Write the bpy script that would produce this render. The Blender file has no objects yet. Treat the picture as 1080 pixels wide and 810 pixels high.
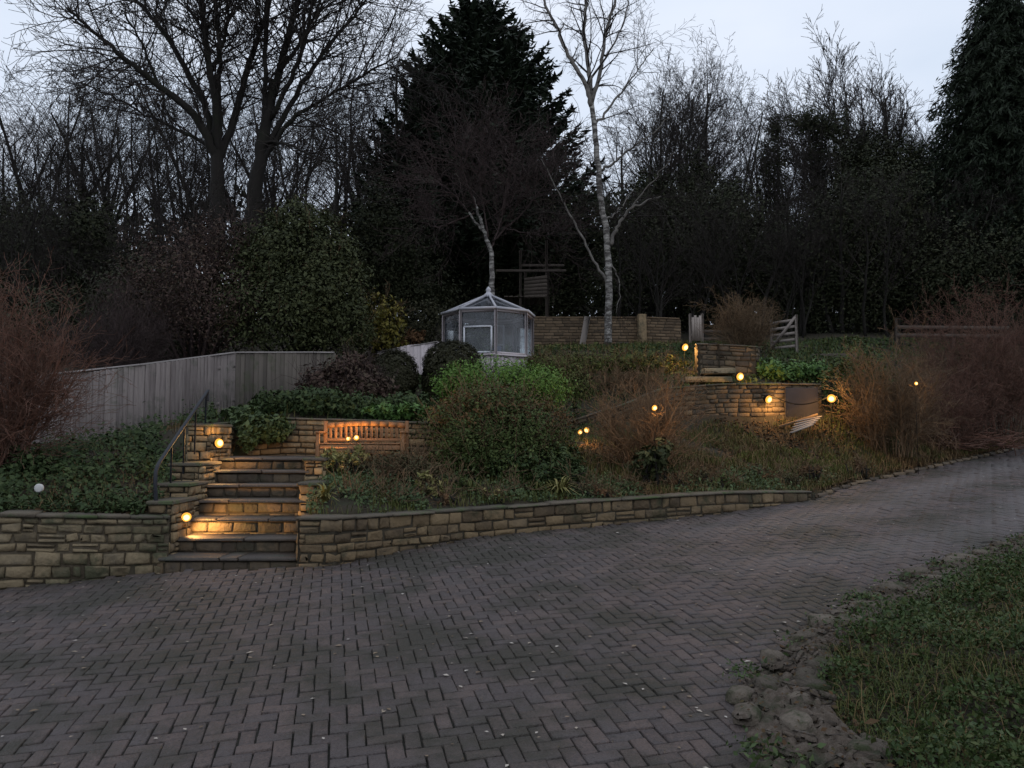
import bpy, math, random
import numpy as np
from mathutils import Vector

# ------------------------------------------------------------------ camera, sky, light, exposure
sc = bpy.context.scene
COL = sc.collection
EYE = 1.75
F = 811.0
YH = 462.0
PITCH = math.atan((YH - 405.0) / F)
cd = bpy.data.cameras.new('camera'); cam = bpy.data.objects.new('camera', cd); COL.objects.link(cam)
cam.location = (0, 0, EYE); cam.rotation_euler = (math.pi / 2 + PITCH, 0, 0)
cd.sensor_fit = 'HORIZONTAL'; cd.sensor_width = 36.0; cd.lens = 36.0 * F / 1080.0
cd.clip_start = 0.05; cd.clip_end = 2000
sc.camera = cam

SUN_EL, SUN_ROT = math.radians(52), math.radians(150)
wd = bpy.data.worlds.new('World'); sc.world = wd; wd.use_nodes = True
nt = wd.node_tree; nt.nodes.clear()
wo = nt.nodes.new('ShaderNodeOutputWorld'); bg = nt.nodes.new('ShaderNodeBackground')
sky = nt.nodes.new('ShaderNodeTexSky'); sky.sky_type = 'NISHITA'; sky.sun_disc = False
sky.sun_elevation = SUN_EL; sky.sun_rotation = SUN_ROT; sky.air_density = 1.0; sky.dust_density = 3.0
tc = nt.nodes.new('ShaderNodeTexCoord'); mp = nt.nodes.new('ShaderNodeMapping'); mp.inputs['Scale'].default_value = (1.2, 1.2, 3.2)
nz = nt.nodes.new('ShaderNodeTexNoise'); nz.inputs['Scale'].default_value = 1.7; nz.inputs['Detail'].default_value = 5; nz.inputs['Roughness'].default_value = 0.5
cr = nt.nodes.new('ShaderNodeValToRGB')
cr.color_ramp.elements[0].position = 0.34; cr.color_ramp.elements[0].color = (0.66, 0.75, 0.89, 1)
cr.color_ramp.elements[1].position = 0.68; cr.color_ramp.elements[1].color = (0.82, 0.88, 1.00, 1)
sc10 = nt.nodes.new('ShaderNodeVectorMath'); sc10.operation = 'SCALE'; sc10.inputs[3].default_value = 10.0
mx = nt.nodes.new('ShaderNodeMix'); mx.data_type = 'RGBA'; mx.inputs[0].default_value = 0.92
nt.links.new(tc.outputs['Generated'], mp.inputs['Vector']); nt.links.new(mp.outputs['Vector'], nz.inputs['Vector'])
nt.links.new(nz.outputs['Fac'], cr.inputs['Fac']); nt.links.new(cr.outputs['Color'], sc10.inputs[0])
nt.links.new(sky.outputs['Color'], mx.inputs['A']); nt.links.new(sc10.outputs['Vector'], mx.inputs['B'])
nt.links.new(mx.outputs['Result'], bg.inputs['Color']); bg.inputs['Strength'].default_value = 0.1
nt.links.new(bg.outputs[0], wo.inputs[0])

sl = bpy.data.lights.new('sun', 'SUN'); sl.energy = 0.12; sl.angle = math.radians(60); sl.color = (1.0, 0.95, 0.9)
so = bpy.data.objects.new('sun', sl); COL.objects.link(so); so.location = (0, -5, 40)
_d = Vector((math.sin(SUN_ROT) * math.cos(SUN_EL), math.cos(SUN_ROT) * math.cos(SUN_EL), math.sin(SUN_EL)))
so.rotation_euler = _d.to_track_quat('Z', 'Y').to_euler()

sc.view_settings.view_transform = 'Standard'; sc.view_settings.look = 'None'
sc.view_settings.exposure = 0.15; sc.view_settings.gamma = 1.0; sc.view_settings.use_curve_mapping = False
sc.render.engine = 'CYCLES'
cy = sc.cycles
cy.use_denoising = True
try: cy.denoiser = 'OPENIMAGEDENOISE'
except Exception: pass
cy.max_bounces = 5; cy.diffuse_bounces = 2; cy.glossy_bounces = 2; cy.transmission_bounces = 4; cy.transparent_max_bounces = 8
cy.caustics_reflective = False; cy.caustics_refractive = False

# ------------------------------------------------------------------ pixel -> world helpers
_cp, _sp = math.cos(PITCH), math.sin(PITCH)
def at(px, py, Y):
    a = (px - 540) / F; b = -(py - 405) / F
    t = Y / (_cp - b * _sp)
    return np.array((a * t, Y, EYE + (_sp + b * _cp) * t))
def ray(px, py):
    a = (px - 540) / F; b = -(py - 405) / F
    return np.array((a, _cp - b * _sp, _sp + b * _cp))

# ------------------------------------------------------------------ geometry collector
class MB:
    def __init__(s): s.v = []; s.f = []; s.n = 0
    def add(s, V, Fc):
        V = np.asarray(V, float).reshape(-1, 3)
        s.v.append(V)
        for a in (Fc if isinstance(Fc, list) else [Fc]):
            a = np.asarray(a, int)
            if len(a): s.f.append(a + s.n)
        s.n += len(V)
    def box(s, c, size, rot=0.0, tilt=None, bev=0.0):
        sx, sy, sz = [q / 2 for q in size]
        if bev <= 0:
            V = np.array([(x, y, z) for z in (-sz, sz) for y in (-sy, sy) for x in (-sx, sx)])
            Fc = np.array([(0, 2, 3, 1), (4, 5, 7, 6), (0, 1, 5, 4), (2, 6, 7, 3), (0, 4, 6, 2), (1, 3, 7, 5)])
            Q = [Fc]
        else:
            b = min(bev, sx * .9, sy * .9, sz * .9)
            V = []; idx = {}
            for iz, z in enumerate((-1, 1)):
                for iy, y in enumerate((-1, 1)):
                    for ix, x in enumerate((-1, 1)):
                        for k in range(3):
                            p = [x * (sx - b), y * (sy - b), z * (sz - b)]
                            p[k] = (x * sx, y * sy, z * sz)[k]
                            idx[(ix, iy, iz, k)] = len(V); V.append(p)
            V = np.array(V); Q4 = []; T = []
            for k in range(3):
                o = [a for a in range(3) if a != k]
                for sgn in (0, 1):
                    q = []
                    for (u, w) in ((0, 0), (1, 0), (1, 1), (0, 1)):
                        c_ = [0, 0, 0]; c_[k] = sgn; c_[o[0]] = u; c_[o[1]] = w
                        q.append(idx[(c_[0], c_[1], c_[2], k)])
                    Q4.append(q)
            for e in range(3):
                o = [a for a in range(3) if a != e]
                for u in (0, 1):
                    for w in (0, 1):
                        q = []
                        for (t, kk) in ((0, 0), (1, 0), (1, 1), (0, 1)):
                            c_ = [0, 0, 0]; c_[e] = t; c_[o[0]] = u; c_[o[1]] = w
                            q.append(idx[(c_[0], c_[1], c_[2], o[kk])])
                        Q4.append(q)
            for ix in (0, 1):
                for iy in (0, 1):
                    for iz in (0, 1):
                        T.append([idx[(ix, iy, iz, k)] for k in range(3)])
            Q = [np.array(Q4), np.array(T)]
        if tilt is not None:
            V = V @ tilt.T
        if rot:
            c_, s_ = math.cos(rot), math.sin(rot)
            V = V @ np.array(((c_, s_, 0), (-s_, c_, 0), (0, 0, 1)))
        s.add(V + np.asarray(c, float), Q)
    def bar(s, p, q, w, h=None, bev=0.0, up=(0, 0, 1)):
        """square bar from p to q"""
        h = h or w
        p = np.asarray(p, float); q = np.asarray(q, float); d = q - p; L = np.linalg.norm(d); d = d / L
        u = np.asarray(up, float)
        if abs(d @ u) > .98: u = np.array((0, 1.0, 0))
        x = np.cross(d, u); x /= np.linalg.norm(x); z = np.cross(x, d)
        R = np.stack((x, d, z), axis=1)
        s.box((p + q) / 2, (w, L, h), tilt=R, bev=bev)
    def tube(s, pts, rad, n=8, cap=True):
        pts = np.asarray(pts, float); m = len(pts)
        rad = np.full(m, rad) if np.isscalar(rad) else np.asarray(rad, float)
        t = np.gradient(pts, axis=0); t /= np.linalg.norm(t, axis=1)[:, None] + 1e-9
        ref = np.array((0.31, 0.17, 0.93)); ref = ref if abs(t[0] @ ref) < .95 else np.array((1., 0, 0))
        V = []
        a = np.arange(n) * 2 * math.pi / n
        u = np.cross(t[0], ref); u /= np.linalg.norm(u)
        for i in range(m):
            u = u - t[i] * (u @ t[i]); u /= np.linalg.norm(u) + 1e-9
            w = np.cross(t[i], u)
            V.append(pts[i] + rad[i] * (np.cos(a)[:, None] * u + np.sin(a)[:, None] * w))
        V = np.concatenate(V)
        i = np.arange(m - 1)[:, None] * n; j = np.arange(n)[None]; j2 = (j + 1) % n
        Q = np.stack((i + j, i + j2, i + n + j2, i + n + j), axis=2).reshape(-1, 4)
        fs = [Q]
        if cap:
            fs += [np.array([list(range(n))[::-1]]), np.array([list(range((m - 1) * n, m * n))])]
        s.add(V, fs)
    def lathe(s, prof, c, n=16):
        prof = np.asarray(prof, float); m = len(prof); a = np.arange(n) * 2 * math.pi / n
        V = np.concatenate([np.stack((r * np.cos(a), r * np.sin(a), np.full(n, z)), 1) for r, z in prof])
        i = np.arange(m - 1)[:, None] * n; j = np.arange(n)[None]; j2 = (j + 1) % n
        Q = np.stack((i + j, i + j2, i + n + j2, i + n + j), axis=2).reshape(-1, 4)
        s.add(V + np.asarray(c, float), Q)
    def segs(s, S, n=3):
        """S: (k,8) p0 p1 r0 r1 -> thin prisms"""
        S = np.asarray(S, float)
        if not len(S): return
        p0, p1, r0, r1 = S[:, :3], S[:, 3:6], S[:, 6], S[:, 7]
        d = p1 - p0; d /= np.linalg.norm(d, axis=1)[:, None] + 1e-9
        ref = np.where(np.abs(d[:, 2:3]) < .9, np.array([[0, 0, 1.]]), np.array([[1., 0, 0]]))
        u = np.cross(d, ref); u /= np.linalg.norm(u, axis=1)[:, None] + 1e-9; w = np.cross(d, u)
        a = np.arange(n) * 2 * math.pi / n
        ring = np.cos(a)[None, :, None] * u[:, None] + np.sin(a)[None, :, None] * w[:, None]
        V = np.concatenate((p0[:, None] + ring * r0[:, None, None], p1[:, None] + ring * r1[:, None, None]), axis=1)
        k = np.arange(len(S))[:, None] * 2 * n; j = np.arange(n)[None]; j2 = (j + 1) % n
        Q = np.stack((k + j, k + j2, k + n + j2, k + n + j), axis=2).reshape(-1, 4)
        s.add(V.reshape(-1, 3), Q)
    def leaves(s, C, size, rng, aspect=.5, nrm=None, bias=.6, axis=None, fold=.12):
        C = np.asarray(C, float); n = len(C)
        size = np.broadcast_to(size, n) * (.45 + np.minimum(rng.gamma(3, .19, n), 1.3))
        N = rng.normal(size=(n, 3)); N /= np.linalg.norm(N, axis=1)[:, None]
        if nrm is not None: N = N * (1 - bias) + np.asarray(nrm) * bias
        N /= np.linalg.norm(N, axis=1)[:, None] + 1e-9
        A = rng.normal(size=(n, 3)) if axis is None else np.asarray(axis) + rng.normal(size=(n, 3)) * .25
        A -= N * (A * N).sum(1)[:, None]; A /= np.linalg.norm(A, axis=1)[:, None] + 1e-9
        W = np.cross(N, A); h = (size / 2)[:, None]; wd_ = h * aspect
        V = np.stack((C - A * h, C + W * wd_ + N * h * fold - A * h * .1, C + A * h, C - W * wd_ + N * h * fold - A * h * .1), axis=1)
        k = np.arange(n)[:, None] * 4
        s.add(V.reshape(-1, 3), k + np.arange(4)[None])
    def blades(s, B, h, rng, lean=.4, w=.006):
        B = np.asarray(B, float); n = len(B)
        h = np.broadcast_to(h, n) * rng.uniform(.5, 1.3, n)
        a = rng.uniform(0, 2 * math.pi, n); d = np.stack((np.cos(a), np.sin(a), np.zeros(n)), 1)
        pw = np.stack((-np.sin(a), np.cos(a), np.zeros(n)), 1) * w
        l = rng.uniform(.2, 1.0, n)[:, None] * lean
        up = np.array((0, 0, 1.))
        m = B + d * h[:, None] * l * .35 + up * h[:, None] * .6
        t = B + d * h[:, None] * l + up * h[:, None] * (1 - l * .35)
        V = np.stack((B - pw, B + pw, m + pw * .7, m - pw * .7, t), axis=1)
        k = np.arange(n)[:, None] * 5
        s.add(V.reshape(-1, 3), [k + np.array([[0, 1, 2, 3]]), k + np.array([[3, 2, 4]])])
    def mesh(s, name, off):
        V = np.concatenate(s.v) - np.asarray(off)[None]
        loops = np.concatenate([f.ravel() for f in s.f]); cnt = np.concatenate([np.full(len(f), f.shape[1]) for f in s.f])
        me = bpy.data.meshes.new(name)
        me.vertices.add(len(V)); me.vertices.foreach_set('co', V.astype(np.float32).ravel())
        me.loops.add(len(loops)); me.loops.foreach_set('vertex_index', loops.astype(np.int32))
        me.polygons.add(len(cnt)); st = np.concatenate(([0], np.cumsum(cnt)[:-1]))
        me.polygons.foreach_set('loop_start', st.astype(np.int32))
        me.update(calc_edges=True); me.validate()
        return me

ORIG = {}
def obj(name, mb, mat, parent=None, loc=None, smooth=False):
    """link a collector as ONE mesh object (vertices are given in world space)"""
    off = np.zeros(3)
    if parent is not None: off = ORIG[parent.name]
    elif loc is not None: off = np.asarray(loc, float)
    me = mb.mesh(name, off)
    if smooth: me.polygons.foreach_set('use_smooth', np.ones(len(me.polygons), bool))
    me.materials.append(mat)
    o = bpy.data.objects.new(name, me); COL.objects.link(o)
    if parent is not None: o.parent = parent
    else: o.location = off
    ORIG[o.name] = off
    return o
def tag(o, label=None, cat=None, group=None, kind=None):
    for k, v in (('label', label), ('category', cat), ('group', group), ('kind', kind)):
        if v: o[k] = v
    return o
def thing(name, label, cat, loc, group=None):
    o = bpy.data.objects.new(name, None); COL.objects.link(o); o.location = tuple(loc); o.empty_display_size = .1
    ORIG[o.name] = np.asarray(loc, float)
    return tag(o, label, cat, group)
def copy_thing(root, loc, rz=0.0, scale=(1, 1, 1), label=None, group=None):
    r = root.copy(); COL.objects.link(r); r.location = tuple(loc); r.rotation_euler = (0, 0, rz); r.scale = scale
    ORIG[r.name] = np.asarray(loc, float)
    if label: r['label'] = label
    if group: r['group'] = group
    for ch in list(root.children):
        c = ch.copy(); COL.objects.link(c); c.parent = r
        for g in list(ch.children):
            d = g.copy(); COL.objects.link(d); d.parent = c
    return r

# ------------------------------------------------------------------ materials
MATS = {}
def mat(name, cols, scale=6.0, rough=.8, island=.6, bump=0.0, bscale=40.0, detail=4, spec=.3, moss=None, moss_amt=.0, moss_scale=1.5,
        stretch=(1, 1, 1), metal=0.0, trans=0.0):
    """colour = ramp over (noise, random per island); optional second patch colour; bump from noise"""
    m = bpy.data.materials.new(name); m.use_nodes = True; t = m.node_tree; n = t.nodes; l = t.links
    b = n['Principled BSDF']; b.inputs['Roughness'].default_value = rough; b.inputs['Specular IOR Level'].default_value = spec
    b.inputs['Metallic'].default_value = metal
    tc = n.new('ShaderNodeTexCoord'); mp = n.new('ShaderNodeMapping'); mp.inputs['Scale'].default_value = stretch
    l.new(tc.outputs['Object'], mp.inputs['Vector'])
    nz = n.new('ShaderNodeTexNoise'); nz.inputs['Scale'].default_value = scale; nz.inputs['Detail'].default_value = detail; nz.inputs['Roughness'].default_value = .65
    l.new(mp.outputs['Vector'], nz.inputs['Vector'])
    geo = n.new('ShaderNodeNewGeometry')
    mixf = n.new('ShaderNodeMix'); mixf.data_type = 'FLOAT'; mixf.inputs[0].default_value = island
    l.new(nz.outputs['Fac'], mixf.inputs['A']); l.new(geo.outputs['Random Per Island'], mixf.inputs['B'])
    rp = n.new('ShaderNodeValToRGB'); el = rp.color_ramp.elements
    lo, hi = (.5 - .25 * (1 - island) - .42 * island), (.5 + .25 * (1 - island) + .42 * island)
    while len(el) < len(cols): el.new(.5)
    for i, c in enumerate(cols):
        el[i].position = lo + (hi - lo) * i / max(1, len(cols) - 1); el[i].color = (*c, 1)
    l.new(mixf.outputs['Result'], rp.inputs['Fac'])
    out = rp.outputs['Color']
    if moss is not None:
        n2 = n.new('ShaderNodeTexNoise'); n2.inputs['Scale'].default_value = moss_scale; n2.inputs['Detail'].default_value = 6; n2.inputs['Roughness'].default_value = .7
        l.new(tc.outputs['Object'], n2.inputs['Vector'])
        r2 = n.new('ShaderNodeValToRGB'); r2.color_ramp.elements[0].position = .62 - moss_amt * .35; r2.color_ramp.elements[1].position = .74 - moss_amt * .3
        l.new(n2.outputs['Fac'], r2.inputs['Fac'])
        mm = n.new('ShaderNodeMix'); mm.data_type = 'RGBA'; mm.inputs['B'].default_value = (*moss, 1)
        l.new(r2.outputs['Color'], mm.inputs[0]); l.new(out, mm.inputs['A']); out = mm.outputs['Result']
    l.new(out, b.inputs['Base Color'])
    if bump > 0:
        n3 = n.new('ShaderNodeTexNoise'); n3.inputs['Scale'].default_value = bscale; n3.inputs['Detail'].default_value = 5
        l.new(mp.outputs['Vector'], n3.inputs['Vector'])
        bp = n.new('ShaderNodeBump'); bp.inputs['Strength'].default_value = bump; bp.inputs['Distance'].default_value = .02
        l.new(n3.outputs['Fac'], bp.inputs['Height']); l.new(bp.outputs['Normal'], b.inputs['Normal'])
    MATS[name] = m
    return m
def leafmat(name, c1, c2, c3=None, rough=.7, spec=.2, scale=2.0, island=.6):
    wb = lambda c: (c[0] * .95, c[1] * .86, c[2] * .62)
    return mat(name, [wb(c1), wb(c2)] + ([wb(c3)] if c3 else []), scale=scale, rough=rough, island=island, spec=spec)

M_paver = mat('paver', [(0.0460, 0.0391, 0.0398), (0.0869, 0.0731, 0.0707), (0.0664, 0.0542, 0.0527), (0.1099, 0.0832, 0.0747), (0.0767, 0.0680, 0.0694)], scale=38, rough=.62, island=.36, bump=.9, bscale=70, spec=.3, moss=(0.0435, 0.0391, 0.0309), moss_amt=.5, moss_scale=1.1)
M_joint = mat('joint', [(.012, .012, .010), (.025, .024, .018)], scale=30, rough=.95, island=0)
M_soil = mat('soil', [(.018, .016, .011), (.035, .028, .018), (.022, .028, .012)], scale=1.3, rough=1, island=0, bump=.8, bscale=12)
M_stone = mat('stone', [(0.0845, 0.0624, 0.0390), (0.1950, 0.1391, 0.0780), (0.2860, 0.2080, 0.1144), (0.1365, 0.1040, 0.0715)], scale=7, rough=.85, island=.55, bump=1.0, bscale=22, moss=(0.062, 0.056, 0.034), moss_amt=.2, moss_scale=2.2)
M_stone_mossy = mat('stone_mossy', [(0.0813, 0.0650, 0.0425), (0.1625, 0.1250, 0.0750), (0.2250, 0.1750, 0.1063), (0.1125, 0.0925, 0.0650)], scale=6, rough=.85, island=.5, bump=1.0, bscale=20, moss=(0.0625, 0.0625, 0.0350), moss_amt=.4, moss_scale=1.6)
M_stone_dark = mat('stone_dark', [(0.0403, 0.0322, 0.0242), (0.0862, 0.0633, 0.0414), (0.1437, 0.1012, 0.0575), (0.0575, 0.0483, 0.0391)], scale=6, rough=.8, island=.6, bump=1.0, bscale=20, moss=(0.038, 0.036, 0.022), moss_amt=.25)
M_mortar = mat('mortar', [(.03, .025, .018), (.055, .045, .03)], scale=20, rough=1, island=0, bump=.5)
M_coping = mat('coping', [(0.0588, 0.0504, 0.0392), (0.1190, 0.0980, 0.0728)], scale=8, rough=.85, island=.5, bump=.6, moss=(0.0560, 0.0770, 0.0308), moss_amt=.35, moss_scale=3)
M_lowwall = mat('low_wall_stone', [(.058, .042, .026), (.125, .088, .050), (.18, .128, .070), (.085, .064, .043)], scale=7, rough=.85, island=.55, bump=1.0, bscale=22, moss=(.045, .045, .024), moss_amt=.3, moss_scale=1.8)
M_edgestone = mat('edge_stone', [(.05, .042, .033), (.10, .082, .064), (.15, .125, .10)], scale=16, rough=.95, island=.5, bump=1.0, bscale=40, moss=(.034, .040, .018), moss_amt=.4, moss_scale=6)
M_mortar_pale = mat('pale_mortar', [(.06, .048, .032), (.10, .08, .055)], scale=14, rough=1, island=0, bump=.8)
M_tread = mat('tread', [(.034, .027, .022), (.078, .060, .045)], scale=7, rough=.5, island=.3, bump=.5, bscale=50, moss=(.04, .045, .03), moss_amt=.2, moss_scale=4, spec=.4)
M_brick = mat('garden_brick', [(.07, .05, .033), (.13, .09, .055), (.17, .12, .075)], scale=4, rough=.9, island=.6, bump=.4)
M_fence = mat('fence_wood', [(0.0793, 0.0653, 0.0607), (0.1534, 0.1293, 0.1214), (0.2222, 0.1914, 0.1771), (0.1322, 0.1035, 0.0961)], scale=3, rough=.8, island=.22, stretch=(14, 14, .8), bump=.4, bscale=30, moss=(0.0793, 0.0828, 0.0607), moss_amt=.2, moss_scale=1.2)
M_fence_dark = mat('fence_wood_dark', [(.06, .052, .044), (.10, .086, .072), (.13, .112, .095)], scale=3, rough=.85, island=.5, stretch=(8, 8, .8), moss=(.05, .06, .03), moss_amt=.4)
M_cap = mat('fence_cap', [(.20, .18, .17), (.30, .27, .255)], scale=5, rough=.8, island=.4)
M_bench = mat('teak', [(.16, .078, .034), (.25, .122, .052), (.20, .10, .043)], scale=4, rough=.55, island=.5, stretch=(3, 3, 3), bump=.2)
M_gh = mat('cedar_grey', [(0.3571, 0.3107, 0.3174), (0.5025, 0.4496, 0.4562)], scale=5, rough=.75, island=.5, stretch=(6, 6, 1), bump=.3)
M_white = mat('white_paint', [(.42, .43, .46), (.54, .55, .58)], scale=4, rough=.5, island=0)
M_lead = mat('roof_bar', [(.33, .33, .36), (.46, .46, .49)], scale=6, rough=.6, island=.4)
M_oldwood = mat('old_wood', [(0.0510, 0.0408, 0.0330), (0.0960, 0.0780, 0.0630)], scale=5, rough=.85, island=.5, stretch=(4, 4, 2))
M_palewood = mat('pale_wood', [(.20, .17, .15), (.30, .26, .23)], scale=5, rough=.85, island=.5, stretch=(4, 4, 2))
M_black = mat('black_iron', [(.010, .011, .015), (.02, .022, .028)], scale=12, rough=.55, island=0, spec=.3)
M_plastic = mat('black_plastic', [(.004, .004, .004), (.009, .009, .009)], scale=12, rough=.8, island=0, spec=.1)
M_bark = mat('bark', [(0.0088, 0.0076, 0.0064), (0.0208, 0.0176, 0.0144)], scale=4, rough=.95, island=.2, stretch=(3, 3, .7), bump=.9, bscale=14, moss=(0.0144, 0.0168, 0.0088), moss_amt=.3, moss_scale=.6)
M_twig = mat('twig', [(.017, .014, .012), (.034, .027, .023)], scale=2, rough=.9, island=.5)
M_redtwig = mat('red_twig', [(0.0619, 0.0314, 0.0231), (0.1584, 0.0779, 0.0539), (0.1171, 0.0654, 0.0462), (0.0689, 0.0427, 0.0333)], scale=2, rough=.9, island=.6)
M_browntwig = mat('brown_twig', [(0.0585, 0.0390, 0.0221), (0.1625, 0.1040, 0.0572), (0.1105, 0.0806, 0.0494)], scale=2, rough=.9, island=.6)
M_midtwig = mat('copper_twig', [(0.0875, 0.0525, 0.0275), (0.2125, 0.1250, 0.0650), (0.1500, 0.1000, 0.0562)], scale=2, rough=.9, island=.6)
M_purpletwig = mat('purple_twig', [(0.0286, 0.0195, 0.0182), (0.0650, 0.0442, 0.0403)], scale=2, rough=.9, island=.6)
M_concrete = mat('old_concrete', [(.020, .016, .012), (.050, .039, .030), (.085, .066, .051), (.12, .10, .082), (.045, .040, .026)], scale=26, rough=.95, island=.25, bump=1.0, bscale=45, moss=(.034, .036, .020), moss_amt=.3, moss_scale=5, detail=8)
M_litter = mat('litter', [(0.1200, 0.0840, 0.0540), (0.2640, 0.2040, 0.1440), (0.4800, 0.4440, 0.3960)], scale=3, rough=.9, island=.9)
M_pale = mat('pale_plaster', [(.42, .41, .40), (.55, .54, .52)], scale=6, rough=.8, island=0)
M_clay = mat('pipe_clay', [(.08, .07, .06), (.14, .12, .1)], scale=8, rough=.8, island=0)
M_dark = mat('dark_panel', [(.02, .018, .02), (.035, .03, .032)], scale=4, rough=.7, island=0)

def birch_mat():
    m = bpy.data.materials.new('birch_bark'); m.use_nodes = True; t = m.node_tree; n = t.nodes; l = t.links; b = n['Principled BSDF']
    b.inputs['Roughness'].default_value = .75
    tc = n.new('ShaderNodeTexCoord'); mp = n.new('ShaderNodeMapping'); mp.inputs['Scale'].default_value = (2.2, 2.2, 7)
    nz = n.new('ShaderNodeTexNoise'); nz.inputs['Scale'].default_value = 1.6; nz.inputs['Detail'].default_value = 6; nz.inputs['Roughness'].default_value = .7
    rp = n.new('ShaderNodeValToRGB'); rp.color_ramp.elements[0].position = .45; rp.color_ramp.elements[0].color = (.05, .043, .038, 1)
    rp.color_ramp.elements[1].position = .60; rp.color_ramp.elements[1].color = (.30, .285, .26, 1)
    l.new(tc.outputs['Object'], mp.inputs['Vector']); l.new(mp.outputs['Vector'], nz.inputs['Vector']); l.new(nz.outputs['Fac'], rp.inputs['Fac']); l.new(rp.outputs['Color'], b.inputs['Base Color'])
    return m
M_birch = birch_mat()
M_birchlimb = mat('birch_limb', [(.07, .062, .056), (.20, .185, .165)], scale=3, rough=.8, island=0, stretch=(1, 1, 2))
def glass_mat():
    m = bpy.data.materials.new('glass'); m.use_nodes = True; t = m.node_tree; n = t.nodes; l = t.links; n.clear()
    o = n.new('ShaderNodeOutputMaterial'); tr = n.new('ShaderNodeBsdfTransparent'); tr.inputs[0].default_value = (.80, .84, .86, 1)
    df = n.new('ShaderNodeBsdfDiffuse'); df.inputs[0].default_value = (.26, .28, .32, 1)
    gl = n.new('ShaderNodeBsdfGlossy'); gl.inputs['Roughness'].default_value = .08
    fr = n.new('ShaderNodeFresnel'); fr.inputs['IOR'].default_value = 1.5
    tc = n.new('ShaderNodeTexCoord'); nz = n.new('ShaderNodeTexNoise'); nz.inputs['Scale'].default_value = 3; nz.inputs['Detail'].default_value = 5
    mr = n.new('ShaderNodeMapRange'); mr.inputs['To Min'].default_value = .0; mr.inputs['To Max'].default_value = .3
    l.new(tc.outputs['Object'], nz.inputs['Vector']); l.new(nz.outputs['Fac'], mr.inputs['Value'])
    a = n.new('ShaderNodeMixShader'); c = n.new('ShaderNodeMixShader')
    l.new(mr.outputs['Result'], a.inputs[0]); l.new(tr.outputs[0], a.inputs[1]); l.new(df.outputs[0], a.inputs[2])
    l.new(fr.outputs[0], c.inputs[0]); l.new(a.outputs[0], c.inputs[1]); l.new(gl.outputs[0], c.inputs[2]); l.new(c.outputs[0], o.inputs[0])
    return m
M_glass = glass_mat()
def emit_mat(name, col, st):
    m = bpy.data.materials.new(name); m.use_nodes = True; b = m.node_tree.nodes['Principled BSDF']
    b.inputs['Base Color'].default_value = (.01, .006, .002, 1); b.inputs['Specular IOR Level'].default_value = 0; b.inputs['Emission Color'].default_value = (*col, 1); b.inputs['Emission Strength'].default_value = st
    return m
M_amber = emit_mat('amber_glow_ring', (1.0, .42, .06), 1.3)
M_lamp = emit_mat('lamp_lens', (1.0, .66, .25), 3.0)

L_conifer = leafmat('conifer_needles', (0.0106, 0.0181, 0.0139), (0.0234, 0.0382, 0.0265), rough=.7, spec=.2, scale=.6)
L_dark = leafmat('dark_evergreen', (0.0160, 0.0222, 0.0136), (0.0259, 0.0345, 0.0197), (0.0345, 0.0370, 0.0234), rough=.7, spec=.2, scale=.8)
L_ivy = leafmat('ivy_leaf', (0.0240, 0.0432, 0.0192), (0.0504, 0.0900, 0.0384), (0.0840, 0.1260, 0.0600), rough=.68, spec=.35)
L_bank = leafmat('bank_leaf', (0.0176, 0.0343, 0.0166), (0.0352, 0.0648, 0.0282), (0.0571, 0.0857, 0.0414), rough=.68)
L_shrub = leafmat('shrub_leaf', (0.0187, 0.0264, 0.0130), (0.0421, 0.0552, 0.0281), (0.0679, 0.0840, 0.0432), rough=.68, scale=1.2)
L_purple = leafmat('purple_leaf', (0.0382, 0.0242, 0.0268), (0.0701, 0.0459, 0.0485), (0.0574, 0.0510, 0.0408), rough=.7, scale=1.0)
L_rhodo = leafmat('central_shrub_leaf', (0.0250, 0.0442, 0.0150), (0.0525, 0.0855, 0.0300), (0.0850, 0.1150, 0.0450), rough=.68, scale=1.6)
L_tips = leafmat('brown_tip_leaf', (0.0600, 0.0384, 0.0216), (0.1140, 0.0696, 0.0408), (0.1320, 0.0960, 0.0540), rough=.7)
L_lime = leafmat('bright_green_leaf', (0.0517, 0.1150, 0.0253), (0.0978, 0.2012, 0.0460), (0.1380, 0.2530, 0.0690), rough=.55, scale=1.2)
L_yellow = leafmat('yellow_green_leaf', (.05, .055, .014), (.11, .105, .022), (.15, .13, .03), rough=.6)
L_box = leafmat('clipped_leaf', (0.0176, 0.0198, 0.0121), (0.0352, 0.0374, 0.0220), rough=.7)
L_patch = leafmat('patch_leaf', (0.0330, 0.0770, 0.0242), (0.0715, 0.1540, 0.0495), (0.0990, 0.1980, 0.0715), rough=.5)
L_pale = leafmat('pale_leaf', (0.0960, 0.1080, 0.0420), (0.2040, 0.2160, 0.1020), (0.2760, 0.2520, 0.1440), rough=.55)
L_greyleaf = leafmat('grey_green_leaf', (.035, .038, .022), (.065, .068, .042), (.09, .075, .05), rough=.7)
L_grass = leafmat('grass_blade', (0.0360, 0.0540, 0.0168), (0.0720, 0.0960, 0.0312), (0.1080, 0.1020, 0.0480), rough=.7, scale=1.0)
L_moss = leafmat('lawn_blade', (0.0560, 0.0770, 0.0210), (0.1050, 0.1400, 0.0350), (0.1540, 0.1680, 0.0560), rough=.7)
L_straw = leafmat('dry_stem', (.07, .05, .032), (.14, .10, .065), (.20, .155, .105), rough=.9)
L_brownleaf = leafmat('brown_leaf', (.06, .033, .022), (.12, .07, .045), (.15, .10, .07), rough=.85)
M_bankleaf = leafmat('bank_litter_leaf', (.035, .022, .014), (.08, .05, .034), (.045, .05, .03), rough=.9)
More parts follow.
